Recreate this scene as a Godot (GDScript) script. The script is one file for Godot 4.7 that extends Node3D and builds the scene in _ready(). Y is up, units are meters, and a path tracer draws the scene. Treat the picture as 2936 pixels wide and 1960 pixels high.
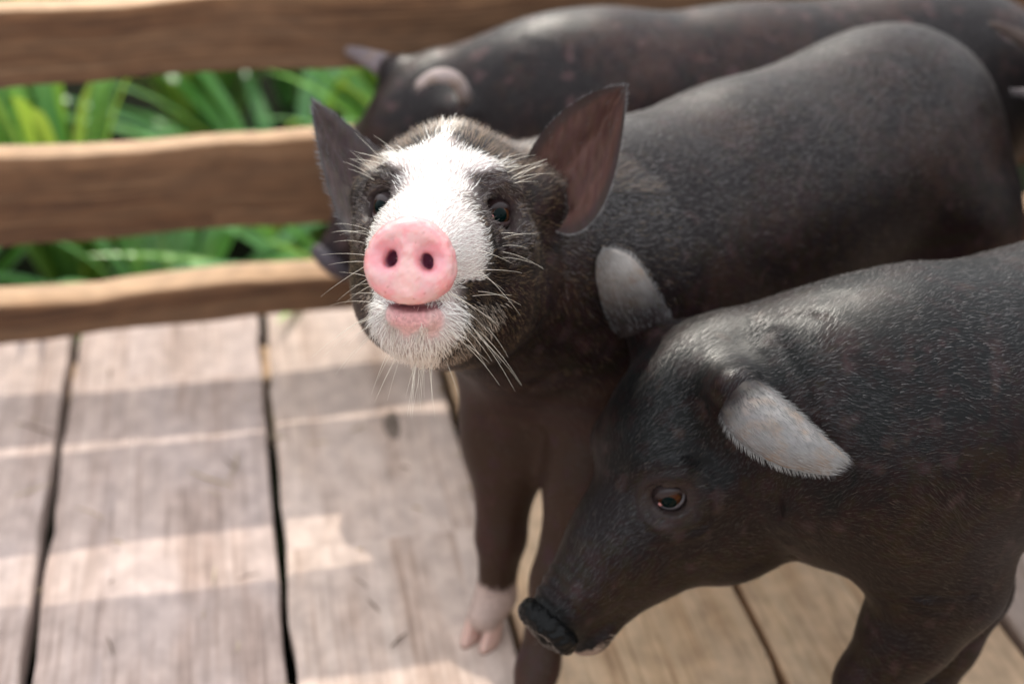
extends Node3D

const CAM_H := 0.883
const FENCE_DIR := Vector3(0.9828, 0, -0.1848)   # along the rails, to the right
const BOARD_DIR := Vector3(-0.1848, 0, -0.9828)  # along the planks, away from the viewer

var rng := RandomNumberGenerator.new()
var noise := FastNoiseLite.new()
var noise2 := FastNoiseLite.new()


# ---------------------------------------------------------------- mesh builder
class MB:
	var v := PackedVector3Array()
	var n := PackedVector3Array()
	var c := PackedColorArray()
	var u := PackedVector2Array()
	var ix := PackedInt32Array()

	# rows of equal length; the face looks along (next row) x (next column), flipped if asked
	func grid(rows: Array, flip := false, cols: Array = [], uvs: Array = []) -> void:
		var h := rows.size()
		var w: int = rows[0].size()
		var base := v.size()
		for i in h:
			var r: PackedVector3Array = rows[i]
			var r0: PackedVector3Array = rows[maxi(i - 1, 0)]
			var r1: PackedVector3Array = rows[mini(i + 1, h - 1)]
			for j in w:
				var du := r1[j] - r0[j]
				var dv := r[mini(j + 1, w - 1)] - r[maxi(j - 1, 0)]
				if j == 0 and r[0].distance_squared_to(r[w - 1]) < 1e-12:
					dv = r[1] - r[w - 2]
				elif j == w - 1 and r[0].distance_squared_to(r[w - 1]) < 1e-12:
					dv = r[1] - r[w - 2]
				var m := du.cross(dv)
				if m.length_squared() < 1e-18:
					m = (rows[mini(i + 1, h - 1)][(w >> 1)] - rows[maxi(i - 1, 0)][(w >> 1)])
					if i == 0: m = -m
					if flip: m = -m
				m = m.normalized()
				v.append(r[j])
				n.append(-m if flip else m)
				c.append(cols[i][j] if cols.size() else Color.WHITE)
				u.append(uvs[i][j] if uvs.size() else Vector2(j / float(w - 1), i / float(h - 1)))
		for i in h - 1:
			for j in w - 1:
				var a := base + i * w + j
				var b := a + 1
				var d := a + w
				var e := d + 1
				if flip:
					ix.append_array(PackedInt32Array([a, d, b, b, d, e]))
				else:
					ix.append_array(PackedInt32Array([a, b, d, b, e, d]))

	func tube(p: PackedVector3Array, rad: PackedFloat32Array, sides := 6, col := Color.WHITE) -> void:
		var rows := []
		var cols := []
		var side := Vector3.UP
		if absf((p[1] - p[0]).normalized().y) > 0.9: side = Vector3.RIGHT
		for i in p.size():
			var t := (p[mini(i + 1, p.size() - 1)] - p[maxi(i - 1, 0)]).normalized()
			var a := (side - t * side.dot(t)).normalized()
			var b := t.cross(a)
			side = a
			var r := PackedVector3Array()
			var cc := PackedColorArray()
			for k in sides + 1:
				var g := TAU * k / sides
				r.append(p[i] + (a * cos(g) + b * sin(g)) * rad[i])
				cc.append(col)
			rows.append(r)
			cols.append(cc)
		grid(rows, true, cols)

	func mesh(m: Material) -> ArrayMesh:
		var a := []
		a.resize(Mesh.ARRAY_MAX)
		a[Mesh.ARRAY_VERTEX] = v
		a[Mesh.ARRAY_NORMAL] = n
		a[Mesh.ARRAY_COLOR] = c
		a[Mesh.ARRAY_TEX_UV] = u
		a[Mesh.ARRAY_INDEX] = ix
		var am := ArrayMesh.new()
		am.add_surface_from_arrays(Mesh.PRIMITIVE_TRIANGLES, a)
		am.surface_set_material(0, m)
		return am


# ---------------------------------------------------------------- smooth bodies
class Field:
	var ty := PackedInt32Array()       # 0 tapered capsule, 1 ellipsoid, 2 rounded disc
	var cut := PackedInt32Array()
	var a := PackedVector3Array()
	var ba := PackedVector3Array()
	var il := PackedFloat32Array()
	var ra := PackedFloat32Array()
	var dr := PackedFloat32Array()
	var k := PackedFloat32Array()
	var inv: Array[Basis] = []
	var rr := PackedVector3Array()

	func _put(t: int, A: Vector3, B: Vector3, r1: float, r2: float, kk: float, b: Basis, rad: Vector3, cc: int) -> void:
		ty.append(t); a.append(A); ba.append(B - A)
		var l := (B - A).length_squared()
		il.append(1.0 / l if l > 1e-12 else 0.0)
		ra.append(r1); dr.append(r2 - r1); k.append(kk); inv.append(b.inverse()); rr.append(rad); cut.append(cc)

	func cap(A: Vector3, B: Vector3, r1: float, r2: float, kk := 0.03, cc := 0) -> void:
		_put(0, A, B, r1, r2, kk, Basis(), Vector3.ONE, cc)

	func ell(A: Vector3, b: Basis, rad: Vector3, kk := 0.03, cc := 0) -> void:
		_put(1, A, A, 0, 0, kk, b, rad, cc)

	func disc(A: Vector3, b: Basis, rad: Vector3, rnd: float, kk := 0.01) -> void:
		_put(2, A, A, rnd, rnd, kk, b, rad, 0)

	func one(i: int, p: Vector3) -> float:
		var q := p - a[i]
		if ty[i] == 0:
			var t := clampf(q.dot(ba[i]) * il[i], 0.0, 1.0)
			return (q - ba[i] * t).length() - ra[i] - dr[i] * t
		q = inv[i] * q
		var r := rr[i]
		if ty[i] == 1:
			q /= r
			var k0 := q.length()
			var k1 := (q / r).length()
			return k0 * (k0 - 1.0) / maxf(k1, 1e-6) if k0 > 1e-4 else -minf(r.x, minf(r.y, r.z))
		q.x *= 1.0 + 0.10 * q.y / r.y
		var rnd := ra[i]
		var x := (sqrt(q.x * q.x / (r.x * r.x) + q.y * q.y / (r.y * r.y)) - 1.0) * minf(r.x, r.y) + rnd
		var y := absf(q.z) - r.z + rnd
		return minf(maxf(x, y), 0.0) + Vector2(maxf(x, 0.0), maxf(y, 0.0)).length() - rnd

	func ev(p: Vector3, act: PackedInt32Array) -> float:
		var d := 10.0
		for i in act:
			var e := one(i, p)
			var kk := k[i]
			if cut[i]:
				var h := maxf(kk - absf(d + e), 0.0) / kk
				d = maxf(d, -e) + h * h * kk * 0.25
			else:
				var h := maxf(kk - absf(d - e), 0.0) / kk
				d = minf(d, e) - h * h * kk * 0.25
		return d

	# surface nets over blocks of 8 cells: returns [positions, triangle indices (counter-clockwise outside)]
	func nets(lo: Vector3, hi: Vector3, cell: float) -> Array:
		var count := ty.size()
		var nb := Vector3i(((hi - lo) / (cell * 8.0)).ceil())
		var hd := cell * 8.0 * 0.8661
		var verts := PackedVector3Array()
		var keys := PackedInt64Array()
		var masks := PackedInt32Array()
		var lookup := {}
		var vals := PackedFloat32Array()
		vals.resize(729)
		var ds := PackedFloat32Array()
		ds.resize(count)
		for bx in nb.x:
			for by in nb.y:
				for bz in nb.z:
					var o := lo + Vector3(bx, by, bz) * cell * 8.0
					var m := o + Vector3.ONE * cell * 4.0
					var dm := 10.0
					for i in count:
						ds[i] = one(i, m)
						if not cut[i]: dm = minf(dm, ds[i])
					if dm > hd + 0.035: continue
					var act := PackedInt32Array()
					for i in count:
						if cut[i]:
							if ds[i] < hd + 0.01: act.append(i)
						elif ds[i] - hd * 1.3 < dm + hd * 1.3 + k[i]: act.append(i)
					var dc := ev(m, act)
					if absf(dc) > hd * 1.35 + 0.004: continue
					var at := 0
					for z in 9:
						for y in 9:
							for x in 9:
								vals[at] = ev(o + Vector3(x, y, z) * cell, act)
								at += 1
					for z in 8:
						for y in 8:
							for x in 8:
								var q := x + y * 9 + z * 81
								var v0 := vals[q]; var v1 := vals[q + 1]; var v2 := vals[q + 9]; var v3 := vals[q + 10]
								var v4 := vals[q + 81]; var v5 := vals[q + 82]; var v6 := vals[q + 90]; var v7 := vals[q + 91]
								var mask := int(v0 < 0.0) | int(v1 < 0.0) << 1 | int(v2 < 0.0) << 2 | int(v3 < 0.0) << 3 | int(v4 < 0.0) << 4 | int(v5 < 0.0) << 5 | int(v6 < 0.0) << 6 | int(v7 < 0.0) << 7
								if mask == 0 or mask == 255: continue
								var s := Vector3.ZERO
								var e := 0
								if (v0 < 0.0) != (v1 < 0.0): s += Vector3(v0 / (v0 - v1), 0, 0); e += 1
								if (v2 < 0.0) != (v3 < 0.0): s += Vector3(v2 / (v2 - v3), 1, 0); e += 1
								if (v4 < 0.0) != (v5 < 0.0): s += Vector3(v4 / (v4 - v5), 0, 1); e += 1
								if (v6 < 0.0) != (v7 < 0.0): s += Vector3(v6 / (v6 - v7), 1, 1); e += 1
								if (v0 < 0.0) != (v2 < 0.0): s += Vector3(0, v0 / (v0 - v2), 0); e += 1
								if (v1 < 0.0) != (v3 < 0.0): s += Vector3(1, v1 / (v1 - v3), 0); e += 1
								if (v4 < 0.0) != (v6 < 0.0): s += Vector3(0, v4 / (v4 - v6), 1); e += 1
								if (v5 < 0.0) != (v7 < 0.0): s += Vector3(1, v5 / (v5 - v7), 1); e += 1
								if (v0 < 0.0) != (v4 < 0.0): s += Vector3(0, 0, v0 / (v0 - v4)); e += 1
								if (v1 < 0.0) != (v5 < 0.0): s += Vector3(1, 0, v1 / (v1 - v5)); e += 1
								if (v2 < 0.0) != (v6 < 0.0): s += Vector3(0, 1, v2 / (v2 - v6)); e += 1
								if (v3 < 0.0) != (v7 < 0.0): s += Vector3(1, 1, v3 / (v3 - v7)); e += 1
								var key := ((bx * 8 + x) * 4096 + by * 8 + y) * 4096 + bz * 8 + z
								lookup[key] = verts.size()
								keys.append(key)
								masks.append(mask)
								verts.append(o + (Vector3(x, y, z) + s / e) * cell)
		var idx := PackedInt32Array()
		var sx := 4096 * 4096
		for i in verts.size():
			var key := keys[i]
			var mask := masks[i]
			var in0 := mask & 1
			for axis in 3:
				var in1 := (mask >> (1 << axis)) & 1
				if in0 == in1: continue
				var s1: int = [4096, 1, sx][axis]
				var s2: int = [1, sx, 4096][axis]
				var b: int = lookup.get(key - s1, -1)
				var c2: int = lookup.get(key - s1 - s2, -1)
				var d: int = lookup.get(key - s2, -1)
				if b < 0 or c2 < 0 or d < 0: continue
				# order c2, d, i, b runs counter-clockwise seen from +axis
				if in0:
					idx.append_array(PackedInt32Array([c2, d, i, c2, i, b]))
				else:
					idx.append_array(PackedInt32Array([c2, i, d, c2, b, i]))
		return [verts, idx]


static func smooth_normals(v: PackedVector3Array, idx: PackedInt32Array) -> PackedVector3Array:
	var n := PackedVector3Array()
	n.resize(v.size())
	for t in range(0, idx.size(), 3):
		var a := v[idx[t]]
		var f := (v[idx[t + 1]] - a).cross(v[idx[t + 2]] - a)
		n[idx[t]] += f
		n[idx[t + 1]] += f
		n[idx[t + 2]] += f
	for i in n.size():
		n[i] = n[i].normalized()
	return n


func array_mesh(v: PackedVector3Array, n: PackedVector3Array, c: PackedColorArray, idx_ccw: PackedInt32Array, m: Material) -> ArrayMesh:
	var ix := idx_ccw.duplicate()
	for t in range(0, ix.size(), 3):
		var q := ix[t + 1]
		ix[t + 1] = ix[t + 2]
		ix[t + 2] = q
	var a := []
	a.resize(Mesh.ARRAY_MAX)
	a[Mesh.ARRAY_VERTEX] = v
	a[Mesh.ARRAY_NORMAL] = n
	a[Mesh.ARRAY_COLOR] = c
	a[Mesh.ARRAY_INDEX] = ix
	var am := ArrayMesh.new()
	am.add_surface_from_arrays(Mesh.PRIMITIVE_TRIANGLES, a)
	am.surface_set_material(0, m)
	return am


# ---------------------------------------------------------------- nodes
var used := {}

func numbered(parent: Node, called: String) -> String:
	var key := str(parent.get_instance_id()) + called
	used[key] = used.get(key, -1) + 1
	return called if used[key] == 0 else "%s_%03d" % [called, used[key]]


func put(parent: Node, called: String, mesh: Mesh) -> MeshInstance3D:
	var o := MeshInstance3D.new()
	o.name = numbered(parent, called)
	o.mesh = mesh
	parent.add_child(o, true)
	return o


func base(called: String, at: Vector3) -> Node3D:
	var o := Node3D.new()
	o.name = numbered(self, called)
	add_child(o, true)
	o.position = at
	return o


func tag(o: Node, label: String, category := "", group := "", kind := "") -> void:
	if label: o.set_meta("label", label)
	if category: o.set_meta("category", category)
	if group: o.set_meta("group", group)
	if kind: o.set_meta("kind", kind)


func lin(r: float, g: float, b: float) -> Color:
	return Color(r, g, b).linear_to_srgb()


func material(col: Color, rough := 0.8, vertex := false) -> StandardMaterial3D:
	var m := StandardMaterial3D.new()
	m.albedo_color = col
	m.roughness = rough
	m.vertex_color_use_as_albedo = vertex
	return m


# ---------------------------------------------------------------- wood
# streaked grain: noise pictures stretched along the board, mixed and coloured
func grain_bytes(w: int, h: int, seed_: int, across: float, squeeze: int) -> PackedByteArray:
	var f := FastNoiseLite.new()
	f.seed = seed_
	f.frequency = across
	f.fractal_octaves = 4
	var im := f.get_image(w, maxi(h / squeeze, 4))
	im.resize(w, h, Image.INTERPOLATE_CUBIC)
	im.convert(Image.FORMAT_L8)
	return im.get_data()


func wood_material(seed_: int, dark: Color, mid: Color, pale: Color, grey: Color, relief: float) -> StandardMaterial3D:
	var w := 384
	var h := 768
	var g1 := grain_bytes(w, h, seed_, 0.018, 14)
	var g2 := grain_bytes(w, h, seed_ + 1, 0.12, 20)
	var g3 := grain_bytes(w, h, seed_ + 2, 0.008, 2)
	var g4 := grain_bytes(w, h, seed_ + 3, 0.03, 1)
	var data := PackedByteArray()
	data.resize(w * h * 3)
	var hgt := PackedByteArray()
	hgt.resize(w * h)
	for i in w * h:
		var a := g1[i] / 255.0
		var b := g2[i] / 255.0
		var c := g3[i] / 255.0
		var d := g4[i] / 255.0
		var t := clampf(a * 0.75 + b * 0.6 - 0.2, 0.0, 1.0)
		var col := dark.lerp(mid, clampf(t * 2.2, 0.0, 1.0)).lerp(pale, clampf(t * 2.0 - 0.9, 0.0, 1.0))
		col = col.lerp(grey, clampf((c - 0.35) * 2.2, 0.0, 0.85))
		col = col * (0.90 + 0.20 * d)
		if b < 0.3: col = col * (0.85 + 0.5 * b)
		data[i * 3] = int(clampf(col.r, 0, 1) * 255.0)
		data[i * 3 + 1] = int(clampf(col.g, 0, 1) * 255.0)
		data[i * 3 + 2] = int(clampf(col.b, 0, 1) * 255.0)
		hgt[i] = int(clampf(b * 0.7 + a * 0.3, 0, 1) * 255.0)
	var m := StandardMaterial3D.new()
	m.albedo_texture = ImageTexture.create_from_image(Image.create_from_data(w, h, false, Image.FORMAT_RGB8, data))
	m.heightmap_enabled = true
	m.heightmap_texture = ImageTexture.create_from_image(Image.create_from_data(w, h, false, Image.FORMAT_L8, hgt))
	m.heightmap_scale = relief
	m.roughness = 0.85
	m.vertex_color_use_as_albedo = true
	return m


# a sawn board: length along local z (0 .. long), width along x (centred), top at y = 0; edges wander by `wander`
func board(long: float, wide: float, thick: float, wander: float, seed_: int, m: Material, uvx: float, chamfer := 0.004, lift := 0.0015) -> ArrayMesh:
	var mb := MB.new()
	var f := FastNoiseLite.new()
	f.seed = seed_
	f.frequency = 1.0
	f.fractal_octaves = 4
	var steps := maxi(12, int(long / 0.03))
	var prof := []
	var puv := []
	for s in 4: prof.append([]); puv.append([])
	for i in steps + 1:
		var z := long * i / steps
		var l := -wide / 2 + f.get_noise_2d(z * 5.0, 10.0) * wander + f.get_noise_2d(z * 22.0, 40.0) * wander * 0.35
		var r := wide / 2 + f.get_noise_2d(z * 5.0, 20.0) * wander + f.get_noise_2d(z * 22.0, 50.0) * wander * 0.35
		var cl := chamfer * (1.0 + 0.8 * f.get_noise_2d(z * 14.0, 70.0))
		var cr := chamfer * (1.0 + 0.8 * f.get_noise_2d(z * 14.0, 90.0))
		var top := PackedVector3Array([Vector3(l, -cl, z), Vector3(l + cl * 0.35, -cl * 0.3, z), Vector3(l + cl, 0, z)])
		for j in range(1, 8):
			var x := lerpf(l + cl, r - cr, j / 8.0)
			top.append(Vector3(x, f.get_noise_2d(x * 25.0, z * 4.0 + 200.0) * lift, z))
		top.append_array(PackedVector3Array([Vector3(r - cr, 0, z), Vector3(r - cr * 0.35, -cr * 0.3, z), Vector3(r, -cr, z)]))
		var tuv := PackedVector2Array()
		for q in top: tuv.append(Vector2(uvx + q.x * 3.2, z * 1.1 + uvx))
		prof[0].append(top); puv[0].append(tuv)
		prof[1].append(PackedVector3Array([Vector3(r, -cr, z), Vector3(r, -thick * 0.5, z), Vector3(r, -thick, z)]))
		puv[1].append(PackedVector2Array([Vector2(uvx, z * 1.1), Vector2(uvx + 0.06, z * 1.1), Vector2(uvx + 0.12, z * 1.1)]))
		prof[2].append(PackedVector3Array([Vector3(r, -thick, z), Vector3(l, -thick, z)]))
		puv[2].append(PackedVector2Array([Vector2(uvx, z), Vector2(uvx + wide * 3.0, z)]))
		prof[3].append(PackedVector3Array([Vector3(l, -thick, z), Vector3(l, -thick * 0.5, z), Vector3(l, -cl, z)]))
		puv[3].append(PackedVector2Array([Vector2(uvx + 0.5, z * 1.1), Vector2(uvx + 0.56, z * 1.1), Vector2(uvx + 0.62, z * 1.1)]))
	for s in 4: mb.grid(prof[s], false, [], puv[s])
	for e in 2:
		var z: float = [0.0, long][e]
		var first: PackedVector3Array = prof[0][[0, steps][e]]
		var low := PackedVector3Array()
		for q in first: low.append(Vector3(q.x, -thick, z))
		mb.grid([first, low], e == 1)
	return mb.mesh(m)


# ---------------------------------------------------------------- pigs
var skin: StandardMaterial3D
var hair_mat: StandardMaterial3D


class Pig:
	var node: Node3D
	var org: Vector3
	var bt: Transform3D       # body: x = its left, y up, z forward, from the ground below its middle
	var ht: Transform3D       # head: origin inside the skull, z towards the snout
	var zs := 0.17            # snout disc along head z
	var tone := 1.0
	var wide := 0.95         # breadth of the face
	var folds := []           # skin folds: [from, to, half width, depth]
	var look := 0             # 0 white blaze, 1 dark
	var f: Field
	var v: PackedVector3Array
	var n: PackedVector3Array
	var c: PackedColorArray
	var idx: PackedInt32Array


func frame(at: Vector3, forward: Vector3, up: Vector3, s := 1.0) -> Transform3D:
	var z := forward.normalized()
	var x := up.cross(z).normalized()
	return Transform3D(Basis(x * s, z.cross(x) * s, z * s), at)


# white face markings in head space, 0..1
func white_mask(q: Vector3) -> float:
	var w := noise.get_noise_3dv(q * 60.0) * 0.006 + noise2.get_noise_3dv(q * 160.0) * 0.004
	var x := absf(q.x + 0.003) + w
	var m := 0.0
	# muzzle behind the disc
	if q.z > 0.075:
		var back := 0.100 + 0.02 * smoothstep(-0.03, -0.06, q.y) * signf(-q.x)
		if q.x > 0.01 and q.y < -0.035: back = 0.128 + w * 2.0
		m = maxf(m, smoothstep(back - 0.018, back + 0.008, q.z + w * 1.5))
	if q.y > -0.03:
		var half := 0.024
		if q.z > 0.058:
			half = lerpf(0.021, 0.028, smoothstep(0.06, 0.12, q.z))
		elif q.y < 0.029: half = lerpf(0.021, 0.017, smoothstep(0.012, 0.029, q.y))
		elif q.y < 0.039: half = lerpf(0.017, 0.037, smoothstep(0.029, 0.039, q.y))
		elif q.y < 0.050: half = lerpf(0.037, 0.008, smoothstep(0.041, 0.050, q.y))
		else: half = lerpf(0.008, -0.006, smoothstep(0.050, 0.062, q.y))
		m = maxf(m, smoothstep(half + 0.012, half - 0.009, x) * smoothstep(-0.02, 0.005, q.z))
	# chin, its right side white
	if q.y < -0.055 and q.z > 0.06 and q.x < 0.012:
		m = maxf(m, smoothstep(0.07, 0.095, q.z + w * 2.0) * smoothstep(0.027, 0.019, absf(q.x)))
	return m


func pink_mask(q: Vector3, zs: float) -> float:
	var w := noise.get_noise_3dv(q * 55.0) * 0.006
	var m := smoothstep(0.003, -0.003, absf(q.x + 0.003) + w - lerpf(0.013, -0.004, smoothstep(-0.056, -0.078, q.y))) * smoothstep(-0.048, -0.053, q.y + w) * smoothstep(0.098, 0.110, q.z + w)
	# bare strip beside the disc on its left
	m = maxf(m, smoothstep(zs - 0.034, zs - 0.026, q.z + w) * smoothstep(0.004, 0.016, q.x))
	return m * 0.9


func skin_color(p: Pig, w: Vector3, nr: Vector3) -> Color:
	var q := p.ht.affine_inverse() * w
	var b := p.bt.affine_inverse() * w
	var a := noise.get_noise_3dv(w * 9.0) * 0.5 + 0.5
	var d := noise2.get_noise_3dv(w * 60.0) * 0.5 + 0.5
	var dark := Color(0.0100, 0.0064, 0.0057)
	var brown := Color(0.030, 0.0145, 0.0110)
	if p.look == 0: brown = Color(0.052, 0.025, 0.0185)
	var t := clampf((a - 0.40) * 1.8 + (d - 0.5) * 1.0, 0.0, 1.0) * 0.6
	# thin-haired chest, throat and legs show browner skin
	t += 0.75 * smoothstep(0.33, 0.22, w.y) * (1.0 if p.look == 0 else 0.25)
	if p.look == 1: dark = Color(0.0062, 0.0045, 0.0045)
	var col := dark.lerp(brown, clampf(t, 0.0, 1.0))
	# pinkish scuffs
	var sc := noise2.get_noise_3dv(w * 38.0 + Vector3(7, 3, 1))
	if sc > 0.42: col = col.lerp(Color(0.045, 0.024, 0.023), clampf((sc - 0.42) * 4.0, 0.0, 0.6))
	# hide round the eyes is brown
	var ey := minf(q.distance_to(Vector3(0.041 * p.wide, 0.006, 0.045)), q.distance_to(Vector3(-0.041 * p.wide, 0.006, 0.045)))
	col = col.lerp(Color(0.050, 0.035, 0.032), 0.85 * smoothstep(0.034, 0.012, ey))
	if p.look == 0:
		var m := white_mask(q)
		col = col.lerp(Color(0.66, 0.55, 0.52), m)
		col = col.lerp(Color(0.80, 0.46, 0.44), pink_mask(q, p.zs))
		col = col.lerp(Color(0.82, 0.44, 0.44), smoothstep(0.0125, 0.0085, absf(q.x)) * smoothstep(-0.066, -0.062, q.y) * smoothstep(p.zs - 0.034, p.zs - 0.029, q.z))
		# mouth line
		if q.z > 0.10: col = col.lerp(Color(0.20, 0.07, 0.08), smoothstep(0.0035, 0.001, absf(q.y + 0.0525 - 9.0 * q.x * q.x)) * smoothstep(0.019, 0.014, absf(q.x)))
		# white sock on the right fore foot
		if w.y < 0.075 and Vector2(w.x + 0.016, w.z + 0.968).length() < 0.032:
			col = col.lerp(Color(0.50, 0.37, 0.32), smoothstep(0.062, 0.050, w.y + noise.get_noise_3dv(w * 80.0) * 0.01))
	else: col = col.lerp(Color(0.006, 0.005, 0.006), smoothstep(p.zs - 0.035, p.zs - 0.015, q.z))
	if p.look == 1 and q.z > 0.13 and q.y < -0.055:
		col = col.lerp(Color(0.25, 0.18, 0.14), smoothstep(p.zs - 0.03, p.zs - 0.018, q.z))
	return col * p.tone


func build_head(p: Pig) -> void:
	var f := p.f
	var h := p.ht
	var s := h.basis.x.length()
	var hb := h.basis.orthonormalized()
	var zs := p.zs
	var k := p.wide
	f.ell(h * Vector3(0, 0.008, -0.012), hb, Vector3(0.057 * k, 0.060, 0.072) * s, 0.02)
	f.cap(h * Vector3(0, -0.012, 0.022), h * Vector3(0, -0.020, 0.085), 0.050 * k * s, 0.034 * s, 0.03 * s)
	f.cap(h * Vector3(0, -0.020, 0.085), h * Vector3(0, -0.0245, zs - (0.040 if p.look == 0 else 0.028)), 0.036 * s, (0.0240 if p.look == 0 else 0.0247) * s, 0.02 * s)
	for x in [-k, k]:
		f.ell(h * Vector3(x * 0.037, -0.042, -0.004), hb, Vector3(0.033, 0.047, 0.060) * s, 0.025 * s)
		f.cap(h * Vector3(x * 0.030, 0.027, 0.038), h * Vector3(x * 0.048, 0.022, 0.032), 0.012 * s, 0.009 * s, 0.018 * s)
		f.cap(h * Vector3(x * 0.038, -0.016, 0.055), h * Vector3(x * 0.052, -0.008, 0.025), 0.010 * s, 0.012 * s, 0.02 * s)
	if p.look == 1:
		for x in [-1.0, 1.0]:
			f.ell(h * Vector3(x * 0.030, -0.066, 0.010), hb, Vector3(0.031, 0.050, 0.056) * s, 0.02 * s)
	# lower jaw and lip
	f.cap(h * Vector3(0, -0.062 if p.look == 0 else -0.074, -0.015 if p.look == 0 else -0.028), h * Vector3(0, -0.060 if p.look == 0 else -0.053, 0.075), (0.039 if p.look == 0 else 0.052) * s, (0.029 if p.look == 0 else 0.030) * s, 0.03 * s)
	f.cap(h * Vector3(0, -0.058 if p.look == 0 else -0.050, 0.01), h * Vector3(0, -0.060 if p.look == 0 else -0.053, zs - 0.062), 0.034 * s, (0.024 if p.look == 0 else 0.020) * s, 0.02 * s)
	f.ell(h * Vector3(0, -0.063 if p.look == 0 else -0.057, zs - (0.052 if p.look == 0 else 0.031)), hb, Vector3(0.027 if p.look == 0 else 0.021, 0.019 if p.look == 0 else 0.014, 0.024) * s, 0.014 * s)
	f.cap(h * Vector3(-0.010, -0.0570, zs - 0.024), h * Vector3(0.010, -0.0570, zs - 0.024), 0.0062 * s, 0.0062 * s, 0.012 * s)
	# sockets
	for x in [-k, k]:
		f.ell(h * Vector3(x * 0.0445, 0.006, 0.0475), hb, Vector3(0.0125, 0.0112, 0.0120) * s, 0.006 * s, 1)
	# mouth slit
	f.ell(h * Vector3(0, -0.0502, zs - 0.032), hb, Vector3(0.016, 0.0010, 0.019) * s, 0.004 * s, 1)


func leg(p: Pig, joints: Array, rad: Array, k := 0.03) -> void:
	for i in joints.size() - 1:
		p.f.cap(joints[i], joints[i + 1], rad[i], rad[i + 1], k if i < 2 else 0.012)


func build_pig_field(p: Pig, s: float, fore_l: Array, fore_r: Array, hind_l: Array, hind_r: Array, lift := 0.0, girth := 1.0, drop := 0.0, long := 1.0, chest := 1.0) -> void:
	var f := p.f
	var b := p.bt
	var bb := b.basis.orthonormalized()
	f.ell(b * Vector3(0, 0.315 * s - drop, 0.175 * s * long), bb, Vector3(0.100 * girth, 0.118 * chest, 0.115) * s, 0.02)
	f.ell(b * Vector3(0, 0.312 * s + lift * 0.6 - drop * 0.5, 0.0), bb, Vector3(0.116 * girth, 0.124 * chest, 0.20 * long) * s, 0.07)
	f.ell(b * Vector3(0, 0.318 * s + lift, -0.185 * s * long), bb, Vector3(0.106 * girth, 0.120, 0.125 * long) * s, 0.07)
	var hs := p.ht.basis.x.length()
	f.cap(p.ht * Vector3(0, -0.008, -0.05), b * Vector3(0, 0.335 * s - drop * 1.3, 0.16 * s), 0.064 * hs, 0.088 * s, 0.05)
	f.cap(p.ht * Vector3(0, -0.045, -0.045), b * Vector3(0, 0.265 * s + drop * 1.4, 0.21 * s), 0.052 * hs, 0.065 * s - drop * 0.7, 0.04 - drop * 0.9)
	for fl in [fore_l, fore_r]:
		if fl.size() == 6:
			leg(p, fl, [0.064 * s, 0.040 * s, 0.034 * s, 0.026 * s, 0.019 * s, 0.0165 * s] if fl == fore_l else [0.050 * s, 0.034 * s, 0.029 * s, 0.024 * s, 0.019 * s, 0.0165 * s], 0.02)
		else:
			leg(p, fl, [0.056 * s, 0.034 * s, 0.0205 * s, 0.0165 * s, 0.0160 * s], 0.03)
	for hl in [hind_l, hind_r]:
		leg(p, hl, [0.085 * s, 0.052 * s, 0.024 * s, 0.018 * s, 0.0165 * s], 0.045)
	for x in [-1.0, 1.0]:
		f.ell(b * Vector3(x * 0.070 * s * girth, 0.275 * s - drop, 0.165 * s * long), Basis(bb.x, bb.y.rotated(bb.x, 0.25), bb.z.rotated(bb.x, 0.25)), Vector3(0.036, 0.090, 0.058) * s, 0.022)
	# tail
	f.cap(b * Vector3(0, 0.35 * s + lift, -0.30 * s), b * Vector3(0.01, 0.30 * s + lift, -0.335 * s), 0.012, 0.008, 0.015)
	f.cap(b * Vector3(0.01, 0.30 * s + lift, -0.335 * s), b * Vector3(0.025, 0.22 * s + lift, -0.325 * s), 0.008, 0.005, 0.006)
	build_head(p)


func ear_root(p: Pig, x: float, a: Vector3, b: Vector3, r := 0.017) -> void:
	var m := a.lerp(b, 0.5)
	p.f.cap(p.ht * Vector3(x * 0.034, 0.022, -0.035), m, 0.030, r, 0.02)


func stand(p: Pig, s: float, x: float, hind := false, step := 0.0) -> Array:
	if hind:
		return [p.bt * Vector3(x * 0.058 * s, 0.275 * s, -0.20 * s), p.bt * Vector3(x * 0.070 * s, 0.19 * s, -0.145 * s + step * 0.5), p.bt * Vector3(x * 0.066 * s, 0.115 * s, -0.255 * s + step), p.bt * Vector3(x * 0.062 * s, 0.042 * s, -0.235 * s + step), p.bt * Vector3(x * 0.062 * s, 0.024, -0.222 * s + step)]
	return [p.bt * Vector3(x * 0.055 * s, 0.28 * s, 0.20 * s), p.bt * Vector3(x * 0.062 * s, 0.185 * s, 0.165 * s + step * 0.4), p.bt * Vector3(x * 0.058 * s, 0.105 * s, 0.185 * s + step), p.bt * Vector3(x * 0.056 * s, 0.04 * s, 0.180 * s + step), p.bt * Vector3(x * 0.056 * s, 0.024, 0.195 * s + step)]


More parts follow.
